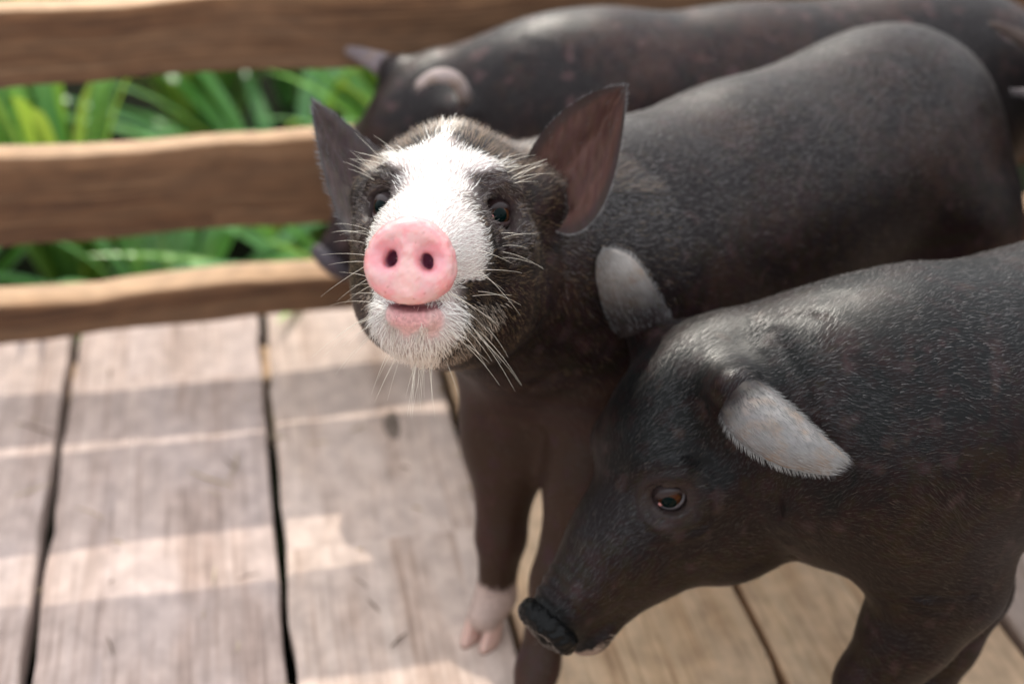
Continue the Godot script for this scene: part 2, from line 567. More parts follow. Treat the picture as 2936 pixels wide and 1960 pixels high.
func finish_pig(p: Pig, cell: float) -> void:
	var lo := Vector3(9, 9, 9)
	var hi := -lo
	for i in p.f.ty.size():
		if p.f.cut[i]: continue
		var r := maxf(p.f.ra[i], p.f.ra[i] + p.f.dr[i]) if p.f.ty[i] == 0 else p.f.rr[i][p.f.rr[i].max_axis_index()]
		for e in [p.f.a[i], p.f.a[i] + p.f.ba[i]]:
			lo = lo.min(e - Vector3.ONE * r)
			hi = hi.max(e + Vector3.ONE * r)
	var got := p.f.nets(lo - Vector3.ONE * cell * 3.0, hi + Vector3.ONE * cell * 3.0, cell)
	p.v = got[0]
	p.idx = got[1]
	p.n = smooth_normals(p.v, p.idx)
	# skin folds and unevenness
	var hi_inv := p.ht.affine_inverse()
	for i in p.v.size():
		var w := p.v[i]
		var q := hi_inv * w
		var dd := noise.get_noise_3dv(w * 9.0) * 0.0010 + noise2.get_noise_3dv(w * 70.0) * 0.00015
		var band := smoothstep(-0.02, -0.06, q.z) * smoothstep(-0.19, -0.12, q.z) * smoothstep(0.03, 0.06, absf(q.x)) * smoothstep(0.16, 0.11, absf(q.x)) * smoothstep(-0.3, 0.4, noise.get_noise_3dv(w * 8.0))
		dd += band * 0.0005 * sin(q.z * 210.0 + noise.get_noise_3dv(w * 12.0) * 5.0 + q.y * 20.0)
		# creases under and before the eye
		var ax := Vector3(absf(q.x), q.y, q.z)
		var e := ax.distance_to(Vector3(0.043, 0.004, 0.046))
		if e > 0.013 and e < 0.045 and q.z > -0.01:
			dd += 0.0014 * sin(e * 620.0 + noise.get_noise_3dv(w * 40.0) * 2.0) * smoothstep(0.045, 0.02, e)
		# bridge of the nose wrinkles
		if q.z > 0.09 and q.y > -0.02: dd += 0.0008 * sin(q.z * 700.0) * smoothstep(p.zs - 0.06, p.zs - 0.03, q.z)
		for fo in p.folds:
			var fa: Vector3 = fo[0]
			var ab: Vector3 = fo[1] - fa
			var tt := clampf((w - fa).dot(ab) / ab.length_squared(), 0.0, 1.0)
			var off := w - fa - ab * tt
			if off.length_squared() > 0.0016: continue
			off -= p.n[i] * off.dot(p.n[i])
			var g: float = off.length() / fo[2]
			if g < 4.0:
				var along := 1.0 - 0.6 * absf(tt * 2.0 - 1.0)
				dd += fo[3] * along * (-exp(-g * g) + 0.45 * exp(-(g - 2.0) * (g - 2.0)))
		p.v[i] = w + p.n[i] * dd
	p.n = smooth_normals(p.v, p.idx)
	p.c.resize(p.v.size())
	for i in p.v.size():
		p.c[i] = skin_color(p, p.v[i], p.n[i])
	var local := PackedVector3Array()
	local.resize(p.v.size())
	for i in p.v.size():
		local[i] = p.v[i] - p.org
	put(p.node, "body", array_mesh(local, p.n, p.c, p.idx, skin))


func make_snout(p: Pig, cell: float, inside: Color, outside: Color, m: Material) -> void:
	var f := Field.new()
	var zs := p.zs
	var w := 1.0 if p.look == 0 else 0.95
	f.disc(Vector3(0, -0.0245, zs - 0.006), Basis(Vector3.RIGHT, 0.06), Vector3((0.0244 if p.look == 0 else 0.0244), 0.0228 * (w + 0.03), 0.0085 if p.look == 0 else 0.0065), 0.0055)
	f.disc(Vector3(0, -0.0240, zs - (0.020 if p.look == 0 else 0.010)), Basis(), Vector3((0.0238 if p.look == 0 else 0.0240), 0.0224 * w, 0.016 if p.look == 0 else 0.006), 0.006, 0.012)
	f.ell(Vector3(0, -0.0285, zs + 0.001), Basis(), Vector3(0.005, 0.014, 0.003), 0.006)
	for x in [-1.0, 1.0]:
		f.ell(Vector3(x * 0.0135, -0.0222, zs + 0.0055), Basis(Vector3.BACK, x * 0.5), Vector3(0.0066, 0.0078, 0.0058), 0.007, 1)
		f.ell(Vector3(x * 0.0105, -0.0240, zs - 0.001), Basis(Vector3.BACK, x * 0.35), Vector3(0.0037, 0.0052, 0.018), 0.004, 1)
	var got := f.nets(Vector3(-0.033, -0.055, zs - 0.038), Vector3(0.033, 0.006, zs + 0.012), cell)
	var v: PackedVector3Array = got[0]
	var n := smooth_normals(v, got[1])
	var c := PackedColorArray()
	c.resize(v.size())
	var hb := p.ht.basis.orthonormalized()
	for i in v.size():
		var q := v[i]
		var e := noise2.get_noise_3dv(q * 420.0) * 0.0003 + noise.get_noise_3dv(q * 110.0) * 0.0007
		if p.look == 1: e *= 2.5
		v[i] = q + n[i] * e
		var deep := smoothstep(zs - 0.004, zs - 0.011, q.z) * smoothstep(0.0095, 0.0080, Vector2(absf(q.x) - 0.0108, q.y + 0.0236).length())
		var t := noise.get_noise_3dv(q * 90.0)
		var col := outside.lerp(outside * Color(1.12, 0.80, 0.84), clampf(0.5 + t * 1.8, 0.0, 1.0)).lerp(outside * Color(1.1, 1.15, 1.1), clampf(noise2.get_noise_3dv(q * 200.0) * 1.2, 0.0, 0.6))
		if p.look == 0:
			col = col.lerp(Color(0.72, 0.46, 0.42), 0.6 * smoothstep(0.010, 0.003, absf(q.x)) * smoothstep(-0.015, -0.03, q.y))
			col = col.lerp(Color(0.66, 0.27, 0.31), 0.6 * smoothstep(0.012, 0.007, Vector2(absf(q.x) - 0.0130, q.y + 0.0225).length()))
			if noise2.get_noise_3dv(q * 300.0 + Vector3(5, 5, 5)) > 0.62: col = col.lerp(Color(0.30, 0.10, 0.07), 0.5)
		c[i] = col.lerp(inside, deep)
	n = smooth_normals(v, got[1])
	for i in v.size():
		v[i] = p.ht * v[i] - p.org
		n[i] = hb * n[i]
	put(p.node, "snout", array_mesh(v, n, c, got[1], m))


var eye_mat: StandardMaterial3D
var lid_mat: StandardMaterial3D
var wet_mat: StandardMaterial3D

func make_eye(p: Pig, x: float, lid_col: Color, rim_col: Color, gaze: Vector3) -> void:
	# centre of the ball and its outward axis, in head space
	var s := p.ht.basis.x.length()
	var ce := p.ht * Vector3(x * 0.0405 * p.wide, 0.006, 0.0425)
	var out := (p.ht.basis * Vector3(x * 0.72, 0.10, 0.68)).normalized()
	var up := (p.ht.basis.y - out * p.ht.basis.y.dot(out)).normalized()
	var side := up.cross(out) * x     # towards the rear corner
	var r := 0.0098 * s * (1.18 if p.look == 1 else 1.04)
	var look := (out + gaze).normalized()
	var lu := (up - look * up.dot(look)).normalized()
	var ls := lu.cross(look)
	var mb := MB.new()
	var rows := []
	var cols := []
	var rings := 22
	for i in rings + 1:
		var th := PI * i / rings * 0.62
		var row := PackedVector3Array()
		var cc := PackedColorArray()
		var bulge := 1.0 + 0.07 * smoothstep(0.75, 0.3, th)
		for j in 25:
			var ph := TAU * j / 24.0
			row.append(ce - p.org + (look * cos(th) + (lu * sin(ph) + ls * cos(ph)) * sin(th)) * r * bulge)
			var col := Color(0.030, 0.018, 0.016)
			if th < 0.48: col = Color(0.003, 0.004, 0.007)
			elif th < 0.53: col = Color(0.02, 0.012, 0.008)
			elif th < 0.80: col = Color(0.045, 0.016, 0.006) * (0.8 + 0.4 * noise2.get_noise_2d(ph * 60.0, 1.0))
			elif th < 0.90: col = Color(0.012, 0.008, 0.007)
			cc.append(col)
		rows.append(row)
		cols.append(cc)
	mb.grid(rows, true, cols)
	var eye := put(p.node, "eye", mb.mesh(eye_mat))
	# lids: a shell round the ball with an almond opening
	mb = MB.new()
	rows = []
	cols = []
	for i in 11:
		var t := i / 10.0
		var row := PackedVector3Array()
		var cc := PackedColorArray()
		for j in 33:
			var ph := TAU * j / 32.0
			var cx := cos(ph)
			var sy := sin(ph)
			var high := 0.40 if sy > 0.0 else 0.50
			var wide := 1.02
			var th0 := 1.0 / sqrt(cx * cx / (wide * wide) + sy * sy / (high * high))
			var th := lerpf(th0, 1.75, t)
			var rad := r * (1.035 + 0.11 * smoothstep(0.0, 0.16, t) - 0.05 * smoothstep(0.25, 0.5, t) + 0.05 * sin(t * 26.0) * smoothstep(0.15, 0.3, t) * (1.0 - t))
			row.append(ce - p.org + (out * cos(th) + (up * sy + side * cx) * sin(th)) * rad)
			cc.append(rim_col.lerp(lid_col, maxf(smoothstep(0.05, 0.2, t), smoothstep(-0.3, 0.1, sy))))
		rows.append(row)
		cols.append(cc)
	mb.grid(rows, x > 0.0, cols)
	put(eye, "eyelid", mb.mesh(lid_mat))
	# pink corner of the eye
	mb = MB.new()
	var pts := PackedVector3Array()
	var rd := PackedFloat32Array()
	for i in 6:
		var th := lerpf(1.12, 0.72, i / 5.0)
		pts.append(ce - p.org + (out * cos(th) + (-side * 0.97 - up * 0.22) * sin(th)) * r * 1.0)
		rd.append(0.0016 * s * sin(PI * (i + 0.4) / 5.8))
	mb.tube(pts, rd, 8, Color(0.45, 0.20, 0.19))
	put(eye, "tear_corner", mb.mesh(lid_mat))


func bez(c: PackedVector3Array, t: float) -> Vector3:
	return c[0].bezier_interpolate(c[1], c[2], c[3], t)


var ear_mat: StandardMaterial3D

# an ear between two edge curves that meet at the tip; `hollow` pushes its middle away from `face`
func make_ear(p: Pig, ea: PackedVector3Array, eb: PackedVector3Array, face: Vector3, hollow: float, front_col: Color, back_col: Color, rim_col: Color, ribs := 0.0, hair_len := 0.004, hair_n := 900, hair_col := Color(0.2, 0.19, 0.19), root_from := 0.0, root_to := 0.0) -> void:
	var dark_root := Color(0.014, 0.011, 0.011)
	var mb := MB.new()
	var nu := 26
	var nv := 18
	var mid := []
	var wide := ea[0].distance_to(eb[0])
	for i in nu + 1:
		var u := i / float(nu)
		var a := bez(ea, u)
		var b := bez(eb, u)
		var row := PackedVector3Array()
		for j in nv + 1:
			var t := j / float(nv)
			var q := a.lerp(b, t)
			var w := a.distance_to(b) / maxf(wide, 0.001)
			var dish := 4.0 * t * (1.0 - t)
			var rib := ribs * sin(t * 15.0 + u * 2.0 + noise.get_noise_2d(t * 90.0, u * 25.0) * 2.0) * dish * smoothstep(0.0, 0.15, u) * smoothstep(1.0, 0.7, u)
			q += -face * (hollow * dish * minf(w, 1.2) * (1.0 - 0.35 * u) + rib) + face * 0.0015 * noise.get_noise_3dv(q * 60.0)
			row.append(q - p.org)
		mid.append(row)
	var front := []
	var back := []
	var cf := []
	var cb := []
	for i in nu + 1:
		var r0 := PackedVector3Array()
		var r1 := PackedVector3Array()
		var c0 := PackedColorArray()
		var c1 := PackedColorArray()
		for j in nv + 1:
			var du: Vector3 = mid[mini(i + 1, nu)][j] - mid[maxi(i - 1, 0)][j]
			var dv: Vector3 = mid[i][mini(j + 1, nv)] - mid[i][maxi(j - 1, 0)]
			var nn := du.cross(dv).normalized()
			if nn.dot(face) < 0.0: nn = -nn
			var t := j / float(nv)
			var u := i / float(nu)
			var edge := minf(minf(t, 1.0 - t) * 4.0, (1.0 - u) * 6.0)
			var th := 0.0026 * sqrt(clampf(edge, 0.0, 1.0)) + (0.004 * (1.0 - u) * (1.0 - u)) * clampf(edge, 0.0, 1.0)
			r0.append(mid[i][j] + nn * th * 0.5)
			r1.append(mid[i][j] - nn * th)
			var k := noise2.get_noise_3dv(mid[i][j] * 130.0) * 0.5 + 0.5
			var stripe := 0.5 + 0.5 * sin(t * 15.0 + u * 2.0 + noise.get_noise_2d(t * 90.0, u * 25.0) * 2.0)
			var rim := smoothstep(0.55, 0.1, edge)
			c0.append((front_col * (0.75 + 0.5 * k) * lerpf(1.0, 0.6 + 0.7 * stripe, 0.6 if ribs > 0.0 else 0.0)).lerp(rim_col, rim * 0.8))
			c1.append((back_col * (0.75 + 0.5 * k)).lerp(rim_col, rim * 0.8))
			if root_to > 0.0 and u > 0.9: c0[j] = c0[j].lerp(dark_root * 2.0, smoothstep(0.93, 0.97, u + 0.02 * noise.get_noise_3dv(mid[i][j] * 300.0)))
			if root_to > 0.0: c0[j] = c0[j].lerp(Color(0.20, 0.14, 0.10), clampf(noise.get_noise_3dv(mid[i][j] * 55.0) * 1.6, 0.0, 0.6))
			if root_to > 0.0: c0[j] = dark_root.lerp(c0[j], smoothstep(root_from, root_to, u + 0.06 * noise.get_noise_3dv(mid[i][j] * 70.0)))
		front.append(r0); back.append(r1); cf.append(c0); cb.append(c1)
	# which way do the rows face?
	var du0: Vector3 = mid[nu / 2 + 1][nv / 2] - mid[nu / 2][nv / 2]
	var dv0: Vector3 = mid[nu / 2][nv / 2 + 1] - mid[nu / 2][nv / 2]
	var fl := du0.cross(dv0).dot(face) < 0.0
	mb.grid(front, fl, cf)
	mb.grid(back, not fl, cb)
	var ear := put(p.node, "ear", mb.mesh(ear_mat))
	if hair_n == 0: return
	var hb := MB.new()
	for k in hair_n:
		var on_edge := rng.randf() < (0.16 if root_to > 0.0 else 0.34)
		var i := rng.randi_range(1, nu - 1)
		var j := rng.randi_range(0, nv)
		if on_edge: j = 0 if rng.randf() < 0.5 else nv
		var surf: Array = back if rng.randf() < (0.45 if root_to > 0.0 else 0.9) else front
		var nn: Vector3 = face if surf == front else -face
		var q: Vector3 = surf[i][j]
		q += (surf[i + 1][j] - q) * rng.randf()
		if j < nv: q += (surf[i][j + 1] - surf[i][j]) * rng.randf()
		var du: Vector3 = (mid[i + 1][j] - mid[i - 1][j]).normalized()
		var dir := du
		if on_edge:
			var outv: Vector3 = (mid[i][j] - mid[i][nv / 2]).normalized()
			dir = (du + outv * 0.9).normalized()
		var hc := hair_col * rng.randf_range(0.6, 1.3)
		if on_edge and root_to == 0.0: hc = hc * 2.2
		if root_to > 0.0: hc = (dark_root * 2.0).lerp(hc, smoothstep(root_from, root_to, i / float(nu)) * smoothstep(0.97, 0.92, i / float(nu)))
		hair(hb, q, dir, nn, hair_len * rng.randf_range(0.5, 1.2), 0.18 if not on_edge else 0.1, 0.0001, hc)
	var hm := put(ear, "hair", hb.mesh(hair_mat))
	hm.set_meta("kind", "stuff")


func hair(mb: MB, p: Vector3, t: Vector3, n: Vector3, length: float, lift: float, half: float, col: Color) -> void:
	var d0 := (t + n * lift * 1.6).normalized()
	var d1 := (t + n * lift * 0.6).normalized()
	var w := n.cross(t).normalized()
	w = (w + n * rng.randf_range(-0.5, 0.5)).normalized() * half
	var p1 := p + d0 * length * 0.5
	var p2 := p1 + d1 * length * 0.5
	p -= n * 0.0004
	var k := mb.v.size()
	mb.v.append_array(PackedVector3Array([p - w, p + w, p1 - w * 0.8, p1 + w * 0.8, p2]))
	var m := (n + w.cross(t).normalized() * 0.0 + t * 0.15).normalized()
	mb.n.append_array(PackedVector3Array([m, m, m, m, m]))
	mb.c.append_array(PackedColorArray([col * 0.9, col * 0.9, col, col, col]))
	mb.u.append_array(PackedVector2Array([Vector2.ZERO, Vector2.ZERO, Vector2.ZERO, Vector2.ZERO, Vector2.ZERO]))
	# counter-clockwise about the normal, reversed for Godot
	if (w.cross(p1 - p)).dot(n) > 0.0:
		mb.ix.append_array(PackedInt32Array([k, k + 2, k + 1, k + 1, k + 2, k + 3, k + 2, k + 4, k + 3]))
	else:
		mb.ix.append_array(PackedInt32Array([k, k + 1, k + 2, k + 1, k + 3, k + 2, k + 2, k + 3, k + 4]))


# a short coat over the whole hide; per-face counts follow area times density (hairs per square metre)
func make_coat(p: Pig, density: float) -> void:
	var mb := MB.new()
	var cam := Vector3(0, CAM_H, 0)
	var hinv := p.ht.affine_inverse()
	var fwd := p.bt.basis.z.normalized()
	var hz := p.ht.basis.z.normalized()
	var acc := 0.0
	for t in range(0, p.idx.size(), 3):
		var a := p.v[p.idx[t]]
		var b := p.v[p.idx[t + 1]]
		var c := p.v[p.idx[t + 2]]
		var ctr := (a + b + c) / 3.0
		var n := p.n[p.idx[t]]
		var area := (b - a).cross(c - a).length() * 0.5
		var q := hinv * ctr
		var on_head := q.z > -0.09 and q.length() < 0.24
		var dens := density
		if on_head: dens *= 2.2
		if p.look == 0 and q.z > 0.0: dens *= 1.7
		# highlight along the back, painted as paler and denser hairs
		var back_sheen := 0.0 if q.z > -0.03 else smoothstep(0.34, 0.43, ctr.y) * (0.5 + 0.9 * (noise.get_noise_3dv(ctr * 12.0) * 0.5 + 0.5))
		dens *= 1.0 + 1.6 * back_sheen
		# snout disc and eye balls are bare
		if q.z > p.zs - 0.012 or (q.z > p.zs - 0.032 and Vector2(q.x, q.y + 0.0245).length() < 0.0195): continue
		var ey := minf(q.distance_to(Vector3(0.0445 * p.wide, 0.006, 0.0475)), q.distance_to(Vector3(-0.0445 * p.wide, 0.006, 0.0475)))
		if ey < 0.0135: continue
		var pink := 0.0
		var white := 0.0
		if p.look == 0 and q.z > -0.03:
			pink = pink_mask(q, p.zs)
			white = white_mask(q)
		if p.look == 1: dens *= lerpf(1.0, 0.35, smoothstep(p.zs - 0.05, p.zs - 0.02, q.z))
		if pink > 0.4: dens *= 0.14
		acc += area * dens
		if acc < 1.0: continue
		var flow := -fwd + Vector3.DOWN * 0.35
		if on_head:
			flow = flow.lerp(-hz, smoothstep(-0.09, -0.02, q.z))
			# hair parts outward on the cheeks and down on the chin
			flow += p.ht.basis.x.normalized() * signf(q.x) * 0.35 * smoothstep(0.01, 0.04, absf(q.x))
			if q.y < -0.04: flow += -p.ht.basis.y.normalized() * 0.7
		flow = flow - n * flow.dot(n)
		if flow.length_squared() < 1e-4: flow = n.cross(Vector3.RIGHT)
		flow = flow.normalized()
		while acc >= 1.0:
			acc -= 1.0
			var r1 := rng.randf()
			var r2 := rng.randf()
			if r1 + r2 > 1.0: r1 = 1.0 - r1; r2 = 1.0 - r2
			var q0 := a + (b - a) * r1 + (c - a) * r2
			var tt := (flow + n.cross(flow) * (rng.randf_range(-0.35, 0.35) + 0.8 * noise.get_noise_3dv(q0 * 16.0))).normalized()
			var length := rng.randf_range(0.0035, 0.009)
			var lift := rng.randf_range(0.05, 0.22)
			var half := rng.randf_range(0.00008, 0.00014)
			var g := rng.randf_range(0.5, 1.5)
			var col := Color(0.018, 0.0135, 0.0125) * g * p.tone
			if rng.randf() < (0.40 if q.z > -0.02 and on_head and p.look == 0 else 0.10): col = (Color(0.17, 0.115, 0.065) if on_head and p.look == 0 else Color(0.10, 0.075, 0.058)) * g
			if p.look == 1 and q.z > p.zs - 0.035 and q.y < -0.055:
				col = Color(0.45, 0.36, 0.28)
				lift += 0.3
			elif p.look == 1: col = col * (0.5 if on_head else 0.65)
			if back_sheen > 0.0 and rng.randf() < back_sheen * 0.6:
				col = Color(0.17, 0.155, 0.15) * g
				half *= 0.75
				length *= 0.8
			if p.look == 0 and on_head:
				if q.y > 0.03 and q.z < 0.03:        # crest between the ears stands up
					length *= 1.6
					lift = rng.randf_range(0.35, 0.8)
					if rng.randf() < 0.4: col = Color(0.20, 0.14, 0.10) * g
				if ey < 0.036 and rng.randf() < 0.6:
					col = Color(0.15, 0.125, 0.115) * g
				if white > rng.randf_range(0.05, 0.95) and pink < 0.5:
					col = Color(0.78, 0.75, 0.70) * rng.randf_range(0.85, 1.1)
					half = 0.0002
					length *= 1.15
					if q.y < -0.05: length *= 1.3; lift += 0.15
				elif pink > 0.4:
					col = Color(0.8, 0.62, 0.57)
					length *= 0.55
					half = 0.00013
				elif q.y < -0.05 and q.z > 0.05:    # grizzled chin
					if rng.randf() < 0.55: col = Color(0.5, 0.43, 0.36) * g
					lift += 0.15
			hair(mb, q0 - p.org, tt, n, length, lift, half, col)
	var o := put(p.node, "coat", mb.mesh(hair_mat))
	o.set_meta("kind", "stuff")


var whisker_mat: StandardMaterial3D

func whisker(p: Pig, at: Vector3, dir: Vector3, droop: Vector3, length: float, thick := 0.00015) -> void:
	var pts := PackedVector3Array()
	var rd := PackedFloat32Array()
	var d := dir.normalized()
	for i in 8:
		var t := i / 7.0
		pts.append(p.ht * (at + d * length * t + droop * length * t * t) - p.org)
		rd.append(thick * (1.0 - 0.8 * t))
	var mb := MB.new()
	mb.tube(pts, rd, 5)
	put(p.node, "whisker", mb.mesh(whisker_mat))


# the skin point that a ray from inside the head along `dir` (head space) reaches
func on_face(p: Pig, from: Vector3, dir: Vector3) -> Vector3:
	var all := PackedInt32Array(range(p.f.ty.size()))
	var t := 0.0
	var d := dir.normalized()
	for k in 60:
		var e := p.f.ev(p.ht * (from + d * t), all)
		if e > -0.0004: break
		t += maxf(-e * 0.9, 0.0005) / p.ht.basis.x.length()
	return from + d * t


func hoof(p: Pig, toe: Vector3, forward: Vector3, col: Color) -> void:
	var m := material(col.linear_to_srgb(), 0.5)
	m.subsurf_scatter_enabled = true
	m.subsurf_scatter_strength = 0.1
	var f := forward
	f.y = 0
	f = f.normalized()
	var s := Vector3.UP.cross(f)
	for x in [-1.0, 1.0]:
		var mb := MB.new()
		var rows := []
		for i in 7:
			var t := i / 6.0
			var y := lerpf(0.0015, 0.023, t)
			var row := PackedVector3Array()
			for j in 17:
				var g := TAU * j / 16.0
				var lx := 0.0088 * lerpf(1.0, 0.82, t)
				var lz := cos(g) * 0.016 * lerpf(1.0, 0.74, t) + 0.007 - 0.013 * t
				var wx := sin(g) * lx * (1.0 - 0.35 * maxf(cos(g), 0.0))
				row.append(toe - p.org + s * (x * 0.0091 + wx) + f * (lz) + Vector3.UP * (y - toe.y))
			rows.append(row)
		var cap := PackedVector3Array()
		var low := PackedVector3Array()
		for j in 17:
			cap.append(toe - p.org + s * x * 0.0095 + f * -0.006 + Vector3.UP * (0.027 - toe.y))
			low.append(toe - p.org + s * x * 0.0095 + f * 0.008 + Vector3.UP * (0.0014 - toe.y))
		mb.grid([low] + rows + [cap], false)
		put(p.node, "hoof", mb.mesh(m))


func new_pig(at: Vector3, forward: Vector3, head: Transform3D, zs: float, look: int) -> Pig:
	var p := Pig.new()
	p.org = at
	p.node = base("piglet", at)
	p.bt = frame(at, forward, Vector3.UP)
	p.ht = head
	p.zs = zs
	p.look = look
	p.f = Field.new()
	return p


func head_frame(at: Vector3, x: Vector3, y: Vector3, z: Vector3, s: float) -> Transform3D:
	return Transform3D(Basis(x, y, z).orthonormalized().scaled(Vector3.ONE * s), at)


# ---------------------------------------------------------------- plants
func strap_plant(at: Vector3, count: int, reach: float, tall: float, mats: Array, label: String, lean := Vector3.ZERO) -> void:
	var o := base("strap_leaf_plant", at)
	tag(o, label, "plant", "strap-leaved plants behind the fence")
	for k in count:
		var ang := TAU * k / count + rng.randf_range(-0.3, 0.3)
		var d := (Vector3(cos(ang), 0, sin(ang)) + lean * 0.6).normalized()
		var up := tall * rng.randf_range(0.7, 1.15)
		var outw := reach * rng.randf_range(0.35, 1.1)
		var wide := rng.randf_range(0.010, 0.020)
		var s := Vector3.UP.cross(d)
		var rows := []
		for i in 13:
			var t := i / 12.0
			var c := d * outw * (t * 0.35 + t * t * 0.65) + Vector3.UP * up * (t * 1.35 - 0.45 * t * t * (1.0 + outw / up * 0.5)) + d * 0.015
			var w := wide * (0.55 + 0.9 * t) * (1.0 - pow(t, 3.0)) + 0.001
			var keel := 0.25 * w
			var nrm := (Vector3.UP * 0.6 - d * 0.4).normalized()
			rows.append(PackedVector3Array([c - s * w, c - s * w * 0.5 - nrm * keel * 0.6, c - nrm * keel, c + s * w * 0.5 - nrm * keel * 0.6, c + s * w]))
		var mb := MB.new()
		mb.grid(rows, false)
		put(o, "leaf", mb.mesh(mats[rng.randi_range(0, mats.size() - 1)]))


# ---------------------------------------------------------------- the place
func _ready() -> void:
	rng.seed = 4711
	noise.seed = 11
	noise.frequency = 1.0
	noise.fractal_octaves = 3
	noise2.seed = 29
	noise2.frequency = 1.0
	noise2.fractal_octaves = 2

	# camera, sky, sun, exposure
	var cam := Camera3D.new()
	cam.name = "camera"
	var lens := CameraAttributesPhysical.new()
	lens.frustum_focal_length = 50.0
	lens.frustum_focus_distance = 0.905
	lens.exposure_aperture = 3.3
	lens.frustum_near = 0.05
	lens.frustum_far = 400.0
	cam.attributes = lens
	add_child(cam)
	cam.fov = 27.0
	cam.near = 0.05
	cam.far = 400.0
	cam.position = Vector3(0, CAM_H, 0)
	cam.rotation_degrees = Vector3(-31, 0, 0)
	cam.current = true

	var sky_m := ProceduralSkyMaterial.new()
	sky_m.sky_top_color = Color(1.10, 1.12, 1.15)
	sky_m.sky_horizon_color = Color(0.63, 0.625, 0.61)
	sky_m.sky_curve = 0.25
	sky_m.ground_bottom_color = Color(0.22, 0.2, 0.17)
	sky_m.ground_horizon_color = Color(0.55, 0.55, 0.5)
	sky_m.sky_energy_multiplier = 1.0
	var sky := Sky.new()
	sky.sky_material = sky_m
	var env := Environment.new()
	env.background_mode = Environment.BG_SKY
	env.sky = sky
	env.tonemap_mode = Environment.TONE_MAPPER_LINEAR
	env.tonemap_exposure = 1.72
	env.sdfgi_enabled = true
	env.ssao_enabled = true
	env.ssil_enabled = true
	var we := WorldEnvironment.new()
	we.name = "surroundings"
	we.environment = env
	add_child(we)

	var sun := DirectionalLight3D.new()
	sun.name = "sun"
	sun.light_energy = 0.78
	sun.light_color = Color(1.0, 0.97, 0.92)
	sun.light_angular_distance = 0.5
	sun.shadow_enabled = true
	add_child(sun)
	var ray := Vector3(0.1848 * 1.35, -1.0, 0.9828 * 1.35)
	sun.look_at_from_position(-ray * 10.0, Vector3.ZERO, Vector3.UP)

	build_materials()
	build_deck()
	build_fence()
	build_plants()
	build_pigs()


func build_materials() -> void:
	skin = StandardMaterial3D.new()
	skin.vertex_color_use_as_albedo = true
	skin.roughness = 0.47
	skin.metallic_specular = 0.25
	skin.rim_enabled = true
	skin.rim = 0.02
	skin.rim_tint = 0.0
	skin.albedo_texture = _speckle(91)
	skin.uv1_triplanar = true
	skin.uv1_scale = Vector3.ONE * 7.0
	skin.heightmap_enabled = true
	skin.heightmap_texture = _speckle(17)
	skin.heightmap_scale = 0.012
	hair_mat = StandardMaterial3D.new()
	hair_mat.vertex_color_use_as_albedo = true
	hair_mat.roughness = 0.42
	hair_mat.metallic_specular = 0.55
	hair_mat.cull_mode = BaseMaterial3D.CULL_DISABLED
	hair_mat.backlight_enabled = true
	hair_mat.backlight = Color(0.3, 0.3, 0.3)
	whisker_mat = material(lin(0.72, 0.66, 0.55), 0.35)
	eye_mat = material(Color.WHITE, 0.06, true)
	eye_mat.metallic_specular = 0.18
	lid_mat = material(Color.WHITE, 0.34, true)
	lid_mat.metallic_specular = 0.35
	ear_mat = material(Color.WHITE, 0.6, true)
	ear_mat.metallic_specular = 0.22
	ear_mat.rim_enabled = true
	ear_mat.rim = 0.05
	ear_mat.rim_tint = 0.0
	ear_mat.cull_mode = BaseMaterial3D.CULL_DISABLED
	ear_mat.backlight_enabled = true
	ear_mat.backlight = Color(0.16, 0.09, 0.07)


func _speckle(seed_: int) -> ImageTexture:
	var f := FastNoiseLite.new()
	f.seed = seed_
	f.frequency = 0.09
	f.fractal_octaves = 3
	var im := f.get_seamless_image(512, 512)
	im.convert(Image.FORMAT_L8)
	var d := im.get_data()
	for i in d.size():
		d[i] = 185 + int(d[i] * 0.27)
	return ImageTexture.create_from_image(Image.create_from_data(512, 512, false, Image.FORMAT_L8, d))


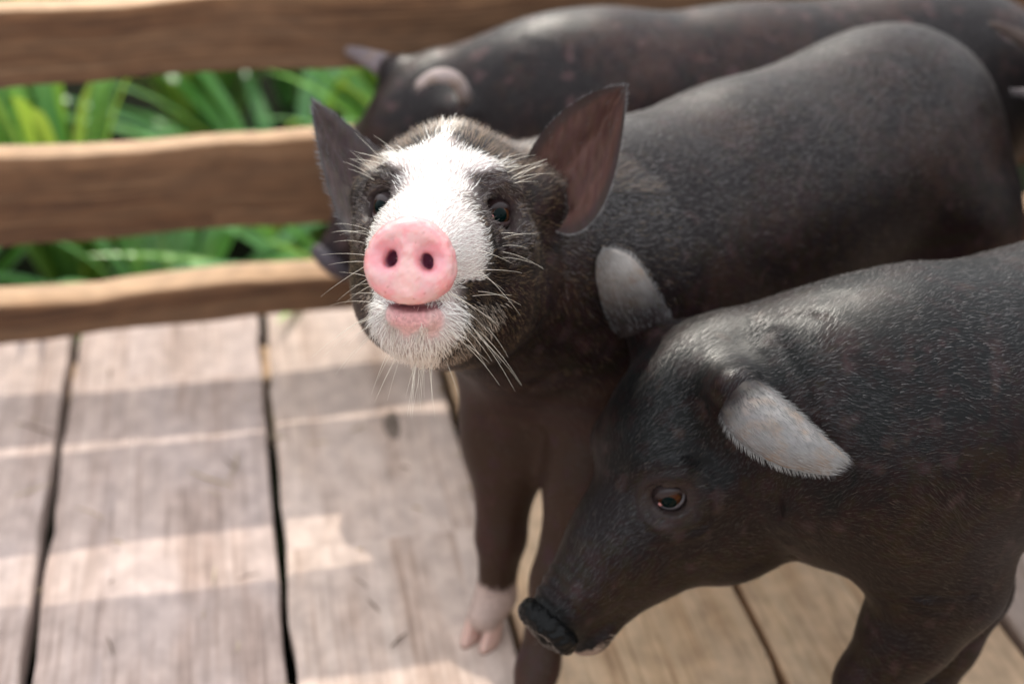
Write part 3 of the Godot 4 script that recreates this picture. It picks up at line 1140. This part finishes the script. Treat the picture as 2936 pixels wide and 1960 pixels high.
func build_deck() -> void:
	var soil := material(lin(0.010, 0.012, 0.006), 0.95)
	soil.metallic_specular = 0.1
	var sm := _speckle(5)
	soil.albedo_texture = sm
	soil.uv1_triplanar = true
	soil.uv1_world_triplanar = true
	soil.uv1_scale = Vector3.ONE * 1.3
	var g := PlaneMesh.new()
	g.size = Vector2(500, 500)
	g.subdivide_width = 4
	g.subdivide_depth = 4
	g.material = soil
	var go := put(self, "ground", g)
	go.position = Vector3(0, -0.30, 0)
	tag(go, "dark bare soil around the raised plank floor", "ground", "", "structure")

	var deck := Node3D.new()
	deck.name = "floor"
	add_child(deck)
	tag(deck, "weathered wooden plank floor of the pig pen", "floor", "", "structure")
	var mats := [
		wood_material(101, lin(0.27, 0.19, 0.155), lin(0.385, 0.29, 0.247), lin(0.46, 0.36, 0.315), lin(0.42, 0.33, 0.295), 0.04),
		wood_material(131, lin(0.30, 0.205, 0.155), lin(0.43, 0.32, 0.26), lin(0.52, 0.41, 0.345), lin(0.47, 0.365, 0.31), 0.04),
		wood_material(171, lin(0.44, 0.26, 0.14), lin(0.60, 0.40, 0.24), lin(0.69, 0.50, 0.33), lin(0.62, 0.43, 0.28), 0.04),
	]
	# joints across the floor where the planks pass beneath the camera's picture, measured along the fence direction
	var joints := [-1.44, -1.20, -0.96, -0.71, -0.482, -0.249, -0.021, 0.180, 0.399, 0.622, 0.852, 1.08, 1.31, 1.55]
	var long := 2.12
	var start := BOARD_DIR * -0.52
	for i in joints.size() - 1:
		var l: float = joints[i]
		var r: float = joints[i + 1]
		var gap: float = [0.009, 0.010, 0.009, 0.009, 0.007, 0.0125, 0.008, 0.010, 0.008, 0.009, 0.009, 0.008, 0.008][i]
		var m: Material = mats[0] if i < 4 else (mats[[0, 0, 1, 2, 2, 1, 2, 0, 2][i - 4]])
		var mesh := board(long, r - l - gap, 0.030, 0.005, 300 + i * 7, m, i * 0.37)
		var o := put(deck, "plank", mesh)
		# local z runs along the boards, x across them
		o.transform = Transform3D(Basis(-FENCE_DIR, Vector3.UP, BOARD_DIR), start + FENCE_DIR * (l + r) * 0.5 + Vector3.UP * (0.0015 * sin(i * 2.3)))
	# beams below
	for k in 3:
		var mesh := board(3.2, 0.08, 0.10, 0.003, 500 + k, mats[2], k * 0.3)
		var o := put(deck, "beam", mesh)
		o.transform = Transform3D(Basis(-BOARD_DIR, Vector3.UP, FENCE_DIR), FENCE_DIR * -1.6 + Vector3(0, -0.034, 0) + BOARD_DIR * (-0.45 + 0.98 * k))
	# a knot hole and dark stains
	var spots := [[Vector3(-0.1314, 0, -1.2914), 0.010, 0.028]]
	var dark := material(lin(0.15, 0.11, 0.085), 0.95)
	var litter := MB.new()
	for k in 140:
		var at := FENCE_DIR * rng.randf_range(-0.75, 0.75) + BOARD_DIR * rng.randf_range(0.75, 1.5)
		var an := rng.randf() * TAU
		var d := Vector3(cos(an), 0, sin(an))
		var ln := rng.randf_range(0.002, 0.012) if k % 4 else rng.randf_range(0.012, 0.03)
		var th := rng.randf_range(0.0005, 0.0012)
		var pts := PackedVector3Array([at - d * ln, at + Vector3(0, 0.0006, 0), at + d * ln + d.cross(Vector3.UP) * ln * rng.randf_range(-0.3, 0.3)])
		for j in 3: pts[j].y += 0.004
		litter.tube(pts, PackedFloat32Array([th * 0.5, th, th * 0.5]), 5, [Color(0.30, 0.22, 0.12), Color(0.13, 0.09, 0.06), Color(0.42, 0.34, 0.22)][k % 3])
	var lo := put(self, "straw_litter", litter.mesh(material(Color.WHITE, 0.85, true)))
	tag(lo, "bits of straw and crumbs scattered on the plank floor", "litter", "", "stuff")
	for s in spots:
		var mb := MB.new()
		var rows := []
		for i in 4:
			var row := PackedVector3Array()
			for j in 19:
				var a := TAU * j / 18.0
				var rr: float = (3 - i) / 3.0 * (1.0 + 0.35 * noise.get_noise_2d(cos(a) * 2.0 + s[1] * 900.0, sin(a) * 2.0))
				row.append(FENCE_DIR * cos(a) * rr * s[1] + BOARD_DIR * sin(a) * rr * s[2] + Vector3.UP * (0.0022 - 0.0015 * (3 - i) / 3.0))
			rows.append(row)
		mb.grid(rows, false)
		if mb.n[5].y < 0.0:
			mb = MB.new()
			mb.grid(rows, true)
		var o := put(deck, "knot", mb.mesh(dark))
		o.position = s[0] + Vector3.UP * 0.001


func build_fence() -> void:
	var o := base("wooden_fence", Vector3(0, 0, -1.527))
	tag(o, "low pen fence of three rough-sawn wooden rails with bright top edges", "fence")
	var wm := wood_material(211, lin(0.19, 0.095, 0.042), lin(0.38, 0.22, 0.115), lin(0.58, 0.42, 0.27), lin(0.44, 0.28, 0.165), 0.10)
	# each rail: bottom, top, depth towards the viewer, depth behind
	var rails := [[0.058, 0.101, 0.042, 0.0], [0.158, 0.258, 0.008, 0.020], [0.342, 0.424, 0.010, 0.022]]
	var names := ["lowest rail, a thick squared timber near the floor", "wide middle rail with a wavy upper edge", "uppermost rail"]
	for k in 3:
		var r: Array = rails[k]
		var f := FastNoiseLite.new()
		f.seed = 900 + k
		f.frequency = 1.0
		f.fractal_octaves = 4
		var mb := MB.new()
		var steps := 90
		var rows := [[], [], [], []]
		var uv := [[], [], [], []]
		for i in steps + 1:
			var x := lerpf(-1.45, 1.55, i / float(steps))
			var tilt: float = (x + 0.4) * [0.004, 0.0, -0.004][k]
			var sag := f.get_noise_2d(x * 2.2, 3.0) * 0.010
			if k == 1: sag += 0.008 * smoothstep(-0.45, -0.62, x)
			var lo: float = r[0] + tilt + f.get_noise_2d(x * 2.6, 60.0) * 0.008
			var hi: float = r[1] + tilt + sag + f.get_noise_2d(x * 26.0, 90.0) * 0.0012
			var zf: float = r[2] + f.get_noise_2d(x * 3.0, 120.0) * 0.006
			var zb: float = -r[3] - 0.004
			var P := func(y: float, z: float) -> Vector3: return FENCE_DIR * x - BOARD_DIR * z + Vector3.UP * y
			var q := 0.0025
			var face := PackedVector3Array()
			var fuv := PackedVector2Array()
			for j in 9:
				var t := j / 8.0
				face.append(P.call(lerpf(lo, hi - q, t), zf + f.get_noise_2d(x * 10.0, 300.0 + t * 2.0) * 0.0022))
				fuv.append(Vector2(0.2 * k + t * (hi - lo) * 4.0, x * 0.9 + 0.31 * k))
			face.append(P.call(hi - q * 0.3, zf - q * 0.4)); fuv.append(Vector2(0.2 * k + (hi - lo) * 4.0 + 0.01, x * 0.9 + 0.31 * k))
			face.append(P.call(hi, zf - q * 1.4)); fuv.append(Vector2(0.2 * k + (hi - lo) * 4.0 + 0.02, x * 0.9 + 0.31 * k))
			rows[0].append(face); uv[0].append(fuv)
			rows[1].append(PackedVector3Array([face[10], P.call(hi + 0.001, lerpf(zf, zb, 0.5)), P.call(hi, zb)]))
			uv[1].append(PackedVector2Array([Vector2(0.9, x), Vector2(0.95, x), Vector2(1.02, x)]))
			rows[2].append(PackedVector3Array([P.call(hi, zb), P.call(lo, zb)]))
			uv[2].append(PackedVector2Array([Vector2(0.3, x), Vector2(0.7, x)]))
			rows[3].append(PackedVector3Array([P.call(lo, zb), face[0]]))
			uv[3].append(PackedVector2Array([Vector2(0.3, x), Vector2(0.45, x)]))
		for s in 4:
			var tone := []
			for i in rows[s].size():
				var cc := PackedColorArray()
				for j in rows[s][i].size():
					var face_shade := Color(0.29, 0.23, 0.185).lerp(Color(0.46, 0.38, 0.32), smoothstep(0.60, 0.80, j / 10.0 + 0.12 * f.get_noise_2d(i * 0.2, 7.0)))   # sunlit top painted bright, faces and underside painted darker
					cc.append(Color(1.15, 1.12, 1.1) if s == 1 or (s == 0 and j >= 9) else (face_shade if s == 0 else Color(0.34, 0.27, 0.215)))
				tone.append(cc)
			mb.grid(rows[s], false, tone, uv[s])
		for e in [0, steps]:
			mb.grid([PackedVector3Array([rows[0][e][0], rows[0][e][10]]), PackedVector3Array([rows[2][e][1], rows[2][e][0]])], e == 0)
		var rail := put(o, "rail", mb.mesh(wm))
		rail.set_meta("label", names[k])
	for x in [-1.15, 1.25]:
		var post := put(o, "post", board(0.80, 0.08, 0.07, 0.002, int(x * 100) + 700, wm, 0.2))
		post.transform = Transform3D(Basis(FENCE_DIR, -BOARD_DIR, Vector3.UP).orthonormalized(), FENCE_DIR * x + BOARD_DIR * 0.029 + Vector3.UP * -0.299)
		if post.transform.basis.determinant() < 0.0:
			post.transform.basis = Basis(-FENCE_DIR, -BOARD_DIR, Vector3.UP).orthonormalized()


func build_plants() -> void:
	var mats := []
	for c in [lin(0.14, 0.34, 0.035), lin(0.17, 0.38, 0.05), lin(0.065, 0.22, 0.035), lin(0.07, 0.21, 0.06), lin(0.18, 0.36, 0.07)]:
		var m := material(c, 0.42)
		m.backlight_enabled = true
		m.backlight = Color(0.5, 0.55, 0.2)
		m.cull_mode = BaseMaterial3D.CULL_DISABLED
		mats.append(m)
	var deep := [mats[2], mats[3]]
	var spots := [
		[Vector3(-0.98, -0.30, -2.02), 22, 0.26, 0.66, mats, "upright clump of bright green strap leaves, leftmost of the near row behind the fence"],
		[Vector3(-0.68, -0.30, -1.96), 18, 0.28, 0.60, mats, "strap-leaved plant with tall narrow blades, second from the left behind the fence"],
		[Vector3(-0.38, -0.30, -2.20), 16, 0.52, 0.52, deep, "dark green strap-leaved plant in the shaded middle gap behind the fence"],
		[Vector3(-0.10, -0.30, -2.05), 24, 0.34, 0.68, mats, "leafy strap-leaved clump just left of the rearmost piglet's ear"],
		[Vector3(0.20, -0.30, -2.10), 16, 0.36, 0.62, mats, "bright strap-leaved plant behind the head of the rearmost piglet"],
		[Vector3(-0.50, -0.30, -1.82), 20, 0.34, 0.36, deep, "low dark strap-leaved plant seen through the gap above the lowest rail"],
		[Vector3(-0.86, -0.30, -1.80), 20, 0.42, 0.38, mats, "spreading low strap-leaved plant at the left end of the lower fence gap"],
		[Vector3(-0.20, -0.30, -1.82), 20, 0.36, 0.38, mats, "low strap-leaved plant just behind the white-faced piglet's ear"],
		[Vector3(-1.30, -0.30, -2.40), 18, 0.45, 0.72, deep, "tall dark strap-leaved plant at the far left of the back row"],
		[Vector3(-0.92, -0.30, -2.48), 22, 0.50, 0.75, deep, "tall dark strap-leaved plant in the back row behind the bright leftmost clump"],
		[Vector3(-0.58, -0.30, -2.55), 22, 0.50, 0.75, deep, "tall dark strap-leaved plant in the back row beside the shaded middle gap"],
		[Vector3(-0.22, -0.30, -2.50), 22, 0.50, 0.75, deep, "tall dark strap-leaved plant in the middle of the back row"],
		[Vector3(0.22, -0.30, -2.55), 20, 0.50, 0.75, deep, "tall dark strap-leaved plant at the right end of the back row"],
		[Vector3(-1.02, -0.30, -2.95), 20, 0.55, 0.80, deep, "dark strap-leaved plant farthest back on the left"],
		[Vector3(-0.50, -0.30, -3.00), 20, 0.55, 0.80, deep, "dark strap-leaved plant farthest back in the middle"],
	]
	for s in spots:
		strap_plant(s[0], int(s[1] * 1.6), s[2], s[3], s[4], s[5])


func build_pigs() -> void:
	var pink := StandardMaterial3D.new()
	pink.vertex_color_use_as_albedo = true
	pink.roughness = 0.27
	pink.subsurf_scatter_enabled = true
	pink.subsurf_scatter_strength = 0.25
	pink.heightmap_enabled = true
	pink.heightmap_texture = _speckle(23)
	pink.heightmap_scale = 0.02
	pink.uv1_triplanar = true
	pink.uv1_scale = Vector3.ONE * 22.0
	wet_mat = StandardMaterial3D.new()
	wet_mat.vertex_color_use_as_albedo = true
	wet_mat.roughness = 0.3
	wet_mat.metallic_specular = 0.22
	wet_mat.heightmap_enabled = true
	wet_mat.heightmap_texture = pink.heightmap_texture
	wet_mat.heightmap_scale = 0.09
	wet_mat.uv1_triplanar = true
	wet_mat.uv1_scale = Vector3.ONE * 18.0
	var to_cam := Vector3(0, 0.5, 0.86)

	# the white-faced piglet looking up at the viewer
	var p := new_pig(Vector3(0.21, 0, -1.153), Vector3(-0.785, 0, 0.62), head_frame(Vector3(-0.0449, 0.4348, -0.9122), Vector3(0.9943, -0.0198, 0.1045), Vector3(0.0645, 0.8935, -0.4445), Vector3(-0.0845, 0.4487, 0.8897), 1.027), 0.17, 0)
	p.wide = 0.87
	p.folds = [[Vector3(0.0230, 0.4175, -0.9103), Vector3(0.0245, 0.3453, -0.8786), 0.004, 0.0035],
		[Vector3(0.0371, 0.4149, -0.9087), Vector3(0.0406, 0.3534, -0.8834), 0.004, 0.0035],
		[Vector3(-0.0211, 0.2741, -0.9174), Vector3(-0.0116, 0.2582, -0.9079), 0.004, 0.003],
		[Vector3(0.0120, 0.2827, -0.9226), Vector3(0.0416, 0.3050, -0.9127), 0.006, 0.003]]
	tag(p.node, "black piglet with a white blaze and pink snout, looking up", "piglet", "piglets in the pen")
	build_pig_field(p, 1.0,
		[Vector3(0.082, 0.27, -0.985), Vector3(0.066, 0.185, -0.950), Vector3(0.0370, 0.10, -0.9164), Vector3(0.0215, 0.038, -0.880), Vector3(0.017, 0.024, -0.866)],
		[Vector3(0.002, 0.27, -1.03), Vector3(-0.004, 0.19, -1.00), Vector3(-0.0095, 0.10, -0.975), Vector3(-0.014, 0.038, -0.970), Vector3(-0.024, 0.024, -0.958)],
		stand(p, 1.0, 1.0, true, 0.02), stand(p, 1.0, -1.0, true, -0.03), 0.018, 1.0)
	ear_root(p, 1.0, Vector3(0.0096, 0.4630, -0.9493), Vector3(0.0257, 0.4207, -0.9355))
	ear_root(p, -1.0, Vector3(-0.0914, 0.4693, -0.9530), Vector3(-0.1051, 0.4329, -0.8903))
	finish_pig(p, 0.0035)
	make_snout(p, 0.0012, Color(0.34, 0.10, 0.17), Color(0.60, 0.345, 0.335), pink)
	make_eye(p, 1.0, Color(0.0180, 0.0108, 0.0108), Color(0.05, 0.03, 0.03), Vector3(-0.25, 0.0, 0.15))
	make_eye(p, -1.0, Color(0.0450, 0.0330, 0.0348), Color(0.08, 0.05, 0.05), Vector3(0.30, 0.0, 0.15))
	make_ear(p, PackedVector3Array([Vector3(0.0096, 0.4630, -0.9493), Vector3(0.0160, 0.4814, -0.9662), Vector3(0.0496, 0.5082, -0.9881), Vector3(0.0845, 0.5043, -0.9974)]),
		PackedVector3Array([Vector3(0.0257, 0.4207, -0.9355), Vector3(0.0486, 0.4122, -0.9071), Vector3(0.0783, 0.4336, -0.9199), Vector3(0.0845, 0.5043, -0.9974)]),
		to_cam, 0.022, Color(0.072, 0.036, 0.029), Color(0.014, 0.011, 0.011), Color(0.035, 0.028, 0.027), 0.0028, 0.004, 1500, Color(0.05, 0.044, 0.043))
	make_ear(p, PackedVector3Array([Vector3(-0.0914, 0.4693, -0.9530), Vector3(-0.1098, 0.4740, -0.9675), Vector3(-0.1302, 0.4894, -0.9885), Vector3(-0.1490, 0.4912, -1.0012)]),
		PackedVector3Array([Vector3(-0.1051, 0.4329, -0.8903), Vector3(-0.1194, 0.4267, -0.8924), Vector3(-0.1404, 0.4563, -0.9452), Vector3(-0.1490, 0.4912, -1.0012)]),
		(to_cam + Vector3(0.35, 0, 0)).normalized(), 0.012, Color(0.040, 0.027, 0.025), Color(0.014, 0.011, 0.011), Color(0.045, 0.038, 0.038), 0.0006, 0.0055, 1800, Color(0.07, 0.064, 0.064))
	hoof(p, Vector3(-0.026, 0.024, -0.956), Vector3(-0.45, 0, 1.0), Color(0.46, 0.29, 0.24))
	hoof(p, Vector3(0.016, 0.024, -0.864), Vector3(-0.2, 0, 1.0), Color(0.10, 0.07, 0.06))
	for x in [1.0, -1.0]: hoof(p, stand(p, 1.0, x, true, 0.02 if x > 0 else -0.03)[4], p.bt.basis.z, Color(0.10, 0.07, 0.06))
	make_coat(p, 85000.0)
	build_whiskers(p)

	# the piglet nosing downwards in front
	p = new_pig(Vector3(0.43, 0, -0.912), Vector3(-0.945, 0, 0.325), head_frame(Vector3(0.1265, 0.2876, -0.8561), Vector3(0.4499, 0.2267, 0.8634), Vector3(-0.572, 0.8159, 0.0843), Vector3(-0.6856, -0.5319, 0.4969), 0.985), 0.178, 1)
	p.folds = [[Vector3(0.2043, 0.2339, -0.8000), Vector3(0.2057, 0.2678, -0.8028), 0.004, 0.0035],
		[Vector3(0.2057, 0.2678, -0.8028), Vector3(0.1974, 0.3012, -0.8054), 0.004, 0.0035],
		[Vector3(0.0967, 0.2677, -0.7969), Vector3(0.1093, 0.2566, -0.7903), 0.003, 0.002],
		[Vector3(0.1093, 0.2566, -0.7903), Vector3(0.1326, 0.2585, -0.7914), 0.003, 0.002],
		[Vector3(0.0897, 0.2985, -0.8038), Vector3(0.1109, 0.3051, -0.8077), 0.0035, 0.0022],
		[Vector3(0.1109, 0.3051, -0.8077), Vector3(0.1337, 0.2985, -0.8038), 0.0035, 0.0022],
		[Vector3(0.2672, 0.2285, -0.7734), Vector3(0.3153, 0.2225, -0.7698), 0.003, 0.003],
		[Vector3(0.2699, 0.2159, -0.7658), Vector3(0.3036, 0.2080, -0.7611), 0.0025, 0.002],
		[Vector3(0.2577, 0.2222, -0.7696), Vector3(0.2699, 0.2099, -0.7622), 0.0025, 0.002],
		[Vector3(0.1849, 0.3766, -0.8390), Vector3(0.1988, 0.3642, -0.8082), 0.005, 0.0013],
		[Vector3(0.1988, 0.3642, -0.8082), Vector3(0.2036, 0.3468, -0.7920), 0.005, 0.0013],
		[Vector3(0.3601, 0.2769, -0.8024), Vector3(0.3351, 0.3328, -0.8127), 0.008, 0.004]]
	tag(p.node, "black piglet in front with pale folded ears, nosing down to the floor", "piglet", "piglets in the pen")
	var fl := [Vector3(0.3010, 0.2450, -0.8220), Vector3(0.3159, 0.2026, -0.8000), Vector3(0.2931, 0.1610, -0.7912), Vector3(0.2720, 0.1077, -0.7883), Vector3(0.2575, 0.0600, -0.7817), Vector3(0.2460, 0.0240, -0.7741)]
	var fr := [Vector3(0.3150, 0.2350, -0.8850), Vector3(0.3524, 0.1500, -0.8560), Vector3(0.3384, 0.1070, -0.8430), Vector3(0.3223, 0.0674, -0.8283), Vector3(0.3189, 0.0407, -0.8122), Vector3(0.3133, 0.0240, -0.8050)]
	build_pig_field(p, 1.0, fl, fr, stand(p, 1.0, 1.0, true, 0.03), stand(p, 1.0, -1.0, true, -0.03), 0.0, 1.0, 0.022, 1.0, 0.88)
	ear_root(p, 1.0, Vector3(0.1597, 0.3714, -0.8067), Vector3(0.1386, 0.3543, -0.7965))
	ear_root(p, -1.0, Vector3(0.0813, 0.3291, -0.9272), Vector3(0.1215, 0.3441, -0.9245))
	finish_pig(p, 0.0035)
	make_snout(p, 0.0018, Color(0.004, 0.003, 0.003), Color(0.006, 0.005, 0.006), wet_mat)
	make_eye(p, 1.0, Color(0.0270, 0.0180, 0.0180), Color(0.075, 0.072, 0.08), Vector3(0.0, -0.05, 0.0))
	make_eye(p, -1.0, Color(0.0270, 0.0180, 0.0180), Color(0.075, 0.072, 0.08), Vector3(0.0, -0.05, 0.0))
	make_ear(p, PackedVector3Array([Vector3(0.1597, 0.3714, -0.8067), Vector3(0.1783, 0.3755, -0.7800), Vector3(0.2004, 0.3568, -0.7571), Vector3(0.2211, 0.3384, -0.7577)]),
		PackedVector3Array([Vector3(0.1386, 0.3543, -0.7965), Vector3(0.1376, 0.3524, -0.7487), Vector3(0.1745, 0.3410, -0.7360), Vector3(0.2100, 0.3325, -0.7484)]),
		to_cam, -0.016, Color(0.165, 0.155, 0.15), Color(0.014, 0.011, 0.011), Color(0.07, 0.06, 0.06), 0.0, 0.006, 4200, Color(0.22, 0.21, 0.20), 0.02, 0.22)
	make_ear(p, PackedVector3Array([Vector3(0.0813, 0.3291, -0.9272), Vector3(0.0658, 0.3554, -0.9313), Vector3(0.0505, 0.3854, -0.9376), Vector3(0.0684, 0.3959, -0.9440)]),
		PackedVector3Array([Vector3(0.1215, 0.3441, -0.9245), Vector3(0.1043, 0.3759, -0.9144), Vector3(0.0938, 0.4107, -0.9237), Vector3(0.0691, 0.3982, -0.9395)]),
		to_cam, -0.016, Color(0.21, 0.19, 0.175), Color(0.014, 0.011, 0.011), Color(0.20, 0.17, 0.15), 0.0, 0.005, 2600, Color(0.22, 0.20, 0.185), 0.12, 0.7)
	hoof(p, fl[5], Vector3(-0.9, 0, 0.4), Color(0.05, 0.04, 0.04))
	hoof(p, fr[5], Vector3(-0.9, 0, 0.4), Color(0.05, 0.04, 0.04))
	for x in [1.0, -1.0]: hoof(p, stand(p, 1.0, x, true, 0.03 if x > 0 else -0.03)[4], p.bt.basis.z, Color(0.05, 0.04, 0.04))
	make_coat(p, 85000.0)

	# the piglet along the fence, head lowered behind the white-faced one
	p = new_pig(Vector3(0.25, 0, -1.442), Vector3(-0.975, 0, 0.22), head_frame(Vector3(-0.1038, 0.2928, -1.4005), Vector3(0.6704, -0.1781, 0.7197), Vector3(-0.3874, 0.7429, 0.5456), Vector3(-0.6315, -0.6448, 0.4287), 0.967), 0.17, 1)
	tag(p.node, "dark piglet along the fence, head lowered behind the white-faced one", "piglet", "piglets in the pen")
	p.tone = 2.8
	build_pig_field(p, 0.97, stand(p, 0.97, 1.0), stand(p, 0.97, -1.0, false, 0.04), stand(p, 0.97, 1.0, true), stand(p, 0.97, -1.0, true, 0.03), 0.0, 0.92, 0.0, 1.22)
	ear_root(p, -1.0, Vector3(-0.1147, 0.3660, -1.4393), Vector3(-0.1354, 0.3443, -1.4263))
	ear_root(p, 1.0, Vector3(-0.0392, 0.3413, -1.3428), Vector3(-0.0673, 0.3462, -1.3341))
	finish_pig(p, 0.006)
	make_snout(p, 0.0025, Color(0.006, 0.005, 0.006), Color(0.06, 0.055, 0.062), wet_mat)
	make_eye(p, 1.0, Color(0.0270, 0.0180, 0.0180), Color(0.08, 0.06, 0.06), Vector3.ZERO)
	make_eye(p, -1.0, Color(0.0270, 0.0180, 0.0180), Color(0.08, 0.06, 0.06), Vector3.ZERO)
	make_ear(p, PackedVector3Array([Vector3(-0.1147, 0.3660, -1.4393), Vector3(-0.1400, 0.3751, -1.4448), Vector3(-0.1652, 0.3699, -1.4650), Vector3(-0.1884, 0.3622, -1.4954)]),
		PackedVector3Array([Vector3(-0.1354, 0.3443, -1.4263), Vector3(-0.1492, 0.3581, -1.4346), Vector3(-0.1675, 0.3591, -1.4585), Vector3(-0.1884, 0.3565, -1.4919)]),
		to_cam, -0.004, Color(0.15, 0.12, 0.125), Color(0.014, 0.011, 0.011), Color(0.15, 0.12, 0.12), 0.0, 0.005, 300, Color(0.2, 0.18, 0.18), 0.0, 0.3)
	make_ear(p, PackedVector3Array([Vector3(-0.0379, 0.3424, -1.3435), Vector3(-0.0381, 0.4039, -1.3338), Vector3(-0.0778, 0.4109, -1.3205), Vector3(-0.0970, 0.3820, -1.3147)]),
		PackedVector3Array([Vector3(-0.0542, 0.3462, -1.3341), Vector3(-0.0486, 0.3922, -1.3209), Vector3(-0.0750, 0.3946, -1.3048), Vector3(-0.0953, 0.3776, -1.3121)]),
		to_cam, -0.006, Color(0.34, 0.27, 0.25), Color(0.014, 0.011, 0.011), Color(0.2, 0.16, 0.15), 0.0, 0.005, 300, Color(0.3, 0.26, 0.24), 0.0, 0.3)
	for x in [1.0, -1.0]:
		hoof(p, stand(p, 0.97, x, false, 0.04 if x < 0 else 0.0)[4], p.bt.basis.z, Color(0.05, 0.04, 0.04))
		hoof(p, stand(p, 0.97, x, true, 0.03 if x < 0 else 0.0)[4], p.bt.basis.z, Color(0.05, 0.04, 0.04))
	make_coat(p, 40000.0)

	# one more at the right, behind the white-faced piglet's rump
	p = new_pig(Vector3(0.90, 0, -1.40), Vector3(-0.97, 0, 0.22), head_frame(Vector3(0.575, 0.3740, -1.325), Vector3(0.6704, -0.1781, 0.7197), Vector3(-0.3874, 0.7429, 0.5456), Vector3(-0.6315, -0.6448, 0.4287), 0.967), 0.17, 1)
	p.ht = frame(Vector3(0.575, 0.3740, -1.325), Vector3(-0.30, -0.80, 0.52), Vector3(-0.5, 0.8, 0.1), 0.967)
	tag(p.node, "dark piglet mostly hidden behind the white-faced piglet's rump", "piglet", "piglets in the pen")
	build_pig_field(p, 0.97, stand(p, 0.97, 1.0), stand(p, 0.97, -1.0), stand(p, 0.97, 1.0, true), stand(p, 0.97, -1.0, true))
	ear_root(p, -1.0, Vector3(0.5273, 0.4162, -1.3178), Vector3(0.5189, 0.3982, -1.3070))
	ear_root(p, 1.0, Vector3(0.5283, 0.3854, -1.2176), Vector3(0.5203, 0.3752, -1.2115))
	finish_pig(p, 0.008)
	make_snout(p, 0.003, Color(0.004, 0.003, 0.003), Color(0.006, 0.005, 0.006), wet_mat)
	make_eye(p, 1.0, Color(0.027, 0.018, 0.018), Color(0.05, 0.04, 0.04), Vector3.ZERO)
	make_eye(p, -1.0, Color(0.027, 0.018, 0.018), Color(0.05, 0.04, 0.04), Vector3.ZERO)
	make_ear(p, PackedVector3Array([Vector3(0.5273, 0.4162, -1.3178), Vector3(0.4948, 0.4372, -1.3071), Vector3(0.4747, 0.4476, -1.3017), Vector3(0.4500, 0.4518, -1.3042)]),
		PackedVector3Array([Vector3(0.5189, 0.3982, -1.3070), Vector3(0.4906, 0.4230, -1.2986), Vector3(0.4706, 0.4370, -1.2953), Vector3(0.4500, 0.4483, -1.3021)]),
		to_cam, -0.004, Color(0.06, 0.042, 0.036), Color(0.014, 0.011, 0.011), Color(0.08, 0.06, 0.05), 0.0, 0.005, 200, Color(0.10, 0.08, 0.07))
	make_ear(p, PackedVector3Array([Vector3(0.5283, 0.3854, -1.2176), Vector3(0.4966, 0.4200, -1.2151), Vector3(0.4730, 0.4217, -1.2161), Vector3(0.4557, 0.4110, -1.2330)]),
		PackedVector3Array([Vector3(0.5203, 0.3752, -1.2115), Vector3(0.4927, 0.3998, -1.2029), Vector3(0.4730, 0.4099, -1.2090), Vector3(0.4557, 0.4083, -1.2314)]),
		to_cam, -0.004, Color(0.09, 0.075, 0.075), Color(0.014, 0.011, 0.011), Color(0.09, 0.075, 0.075), 0.0, 0.005, 200, Color(0.12, 0.11, 0.11))
	for x in [1.0, -1.0]:
		hoof(p, stand(p, 0.97, x)[4], p.bt.basis.z, Color(0.05, 0.04, 0.04))
		hoof(p, stand(p, 0.97, x, true)[4], p.bt.basis.z, Color(0.05, 0.04, 0.04))
	make_coat(p, 8000.0)


func build_whiskers(p: Pig) -> void:
	# cheeks and muzzle: [side, height, along the muzzle, count]
	for side in [1.0, -1.0]:
		for k in 9:
			var at := on_face(p, Vector3(0, -0.03, rng.randf_range(0.085, 0.140)), Vector3(side, rng.randf_range(-0.9, 0.45), 0))
			var d := Vector3(side * 1.0, rng.randf_range(-0.75, 0.35), rng.randf_range(-0.3, 0.25))
			whisker(p, at, d, Vector3(side * 0.05, -0.22 + rng.randf_range(-0.12, 0.12), -0.1), rng.randf_range(0.016, 0.036))
	# chin tuft
	for k in 20:
		var at := on_face(p, Vector3(rng.randf_range(-0.018, 0.018), -0.058, rng.randf_range(0.075, 0.118)), Vector3(rng.randf_range(-0.6, 0.6), -1, 0.15))
		var d := Vector3(at.x * 30.0 + rng.randf_range(-0.2, 0.2), -1.0, rng.randf_range(-0.05, 0.5))
		whisker(p, at, d, Vector3(0, -0.2, -0.2), rng.randf_range(0.018, 0.034))
	# jaw sides
	for side in [1.0, -1.0]:
		for k in 9:
			var at := on_face(p, Vector3(0, -0.055, rng.randf_range(0.06, 0.11)), Vector3(side, rng.randf_range(-0.9, -0.2), 0.1))
			whisker(p, at, Vector3(side, rng.randf_range(-0.9, -0.25), rng.randf_range(0.0, 0.4)), Vector3(0, -0.25, -0.1), rng.randf_range(0.020, 0.042))
	# brows
	for side in [1.0, -1.0]:
		for k in 13:
			var at := on_face(p, Vector3(side * 0.02, 0.01, 0.03), Vector3(side * rng.randf_range(0.3, 1.0), rng.randf_range(0.45, 0.9), rng.randf_range(0.0, 0.5)))
			var d := Vector3(side * 1.0, rng.randf_range(-0.1, 0.95), rng.randf_range(0.0, 0.7))
			whisker(p, at, d, Vector3(side * 0.1, rng.randf_range(-0.2, 0.15), -0.35), rng.randf_range(0.010, 0.030), 0.00017)
		for k in 5:
			var at := on_face(p, Vector3(0, -0.01, 0.06), Vector3(side, rng.randf_range(-0.25, 0.15), 0.15))
			whisker(p, at, Vector3(side, rng.randf_range(-0.1, 0.5), 0.35), Vector3(0, -0.25, -0.2), rng.randf_range(0.016, 0.030))
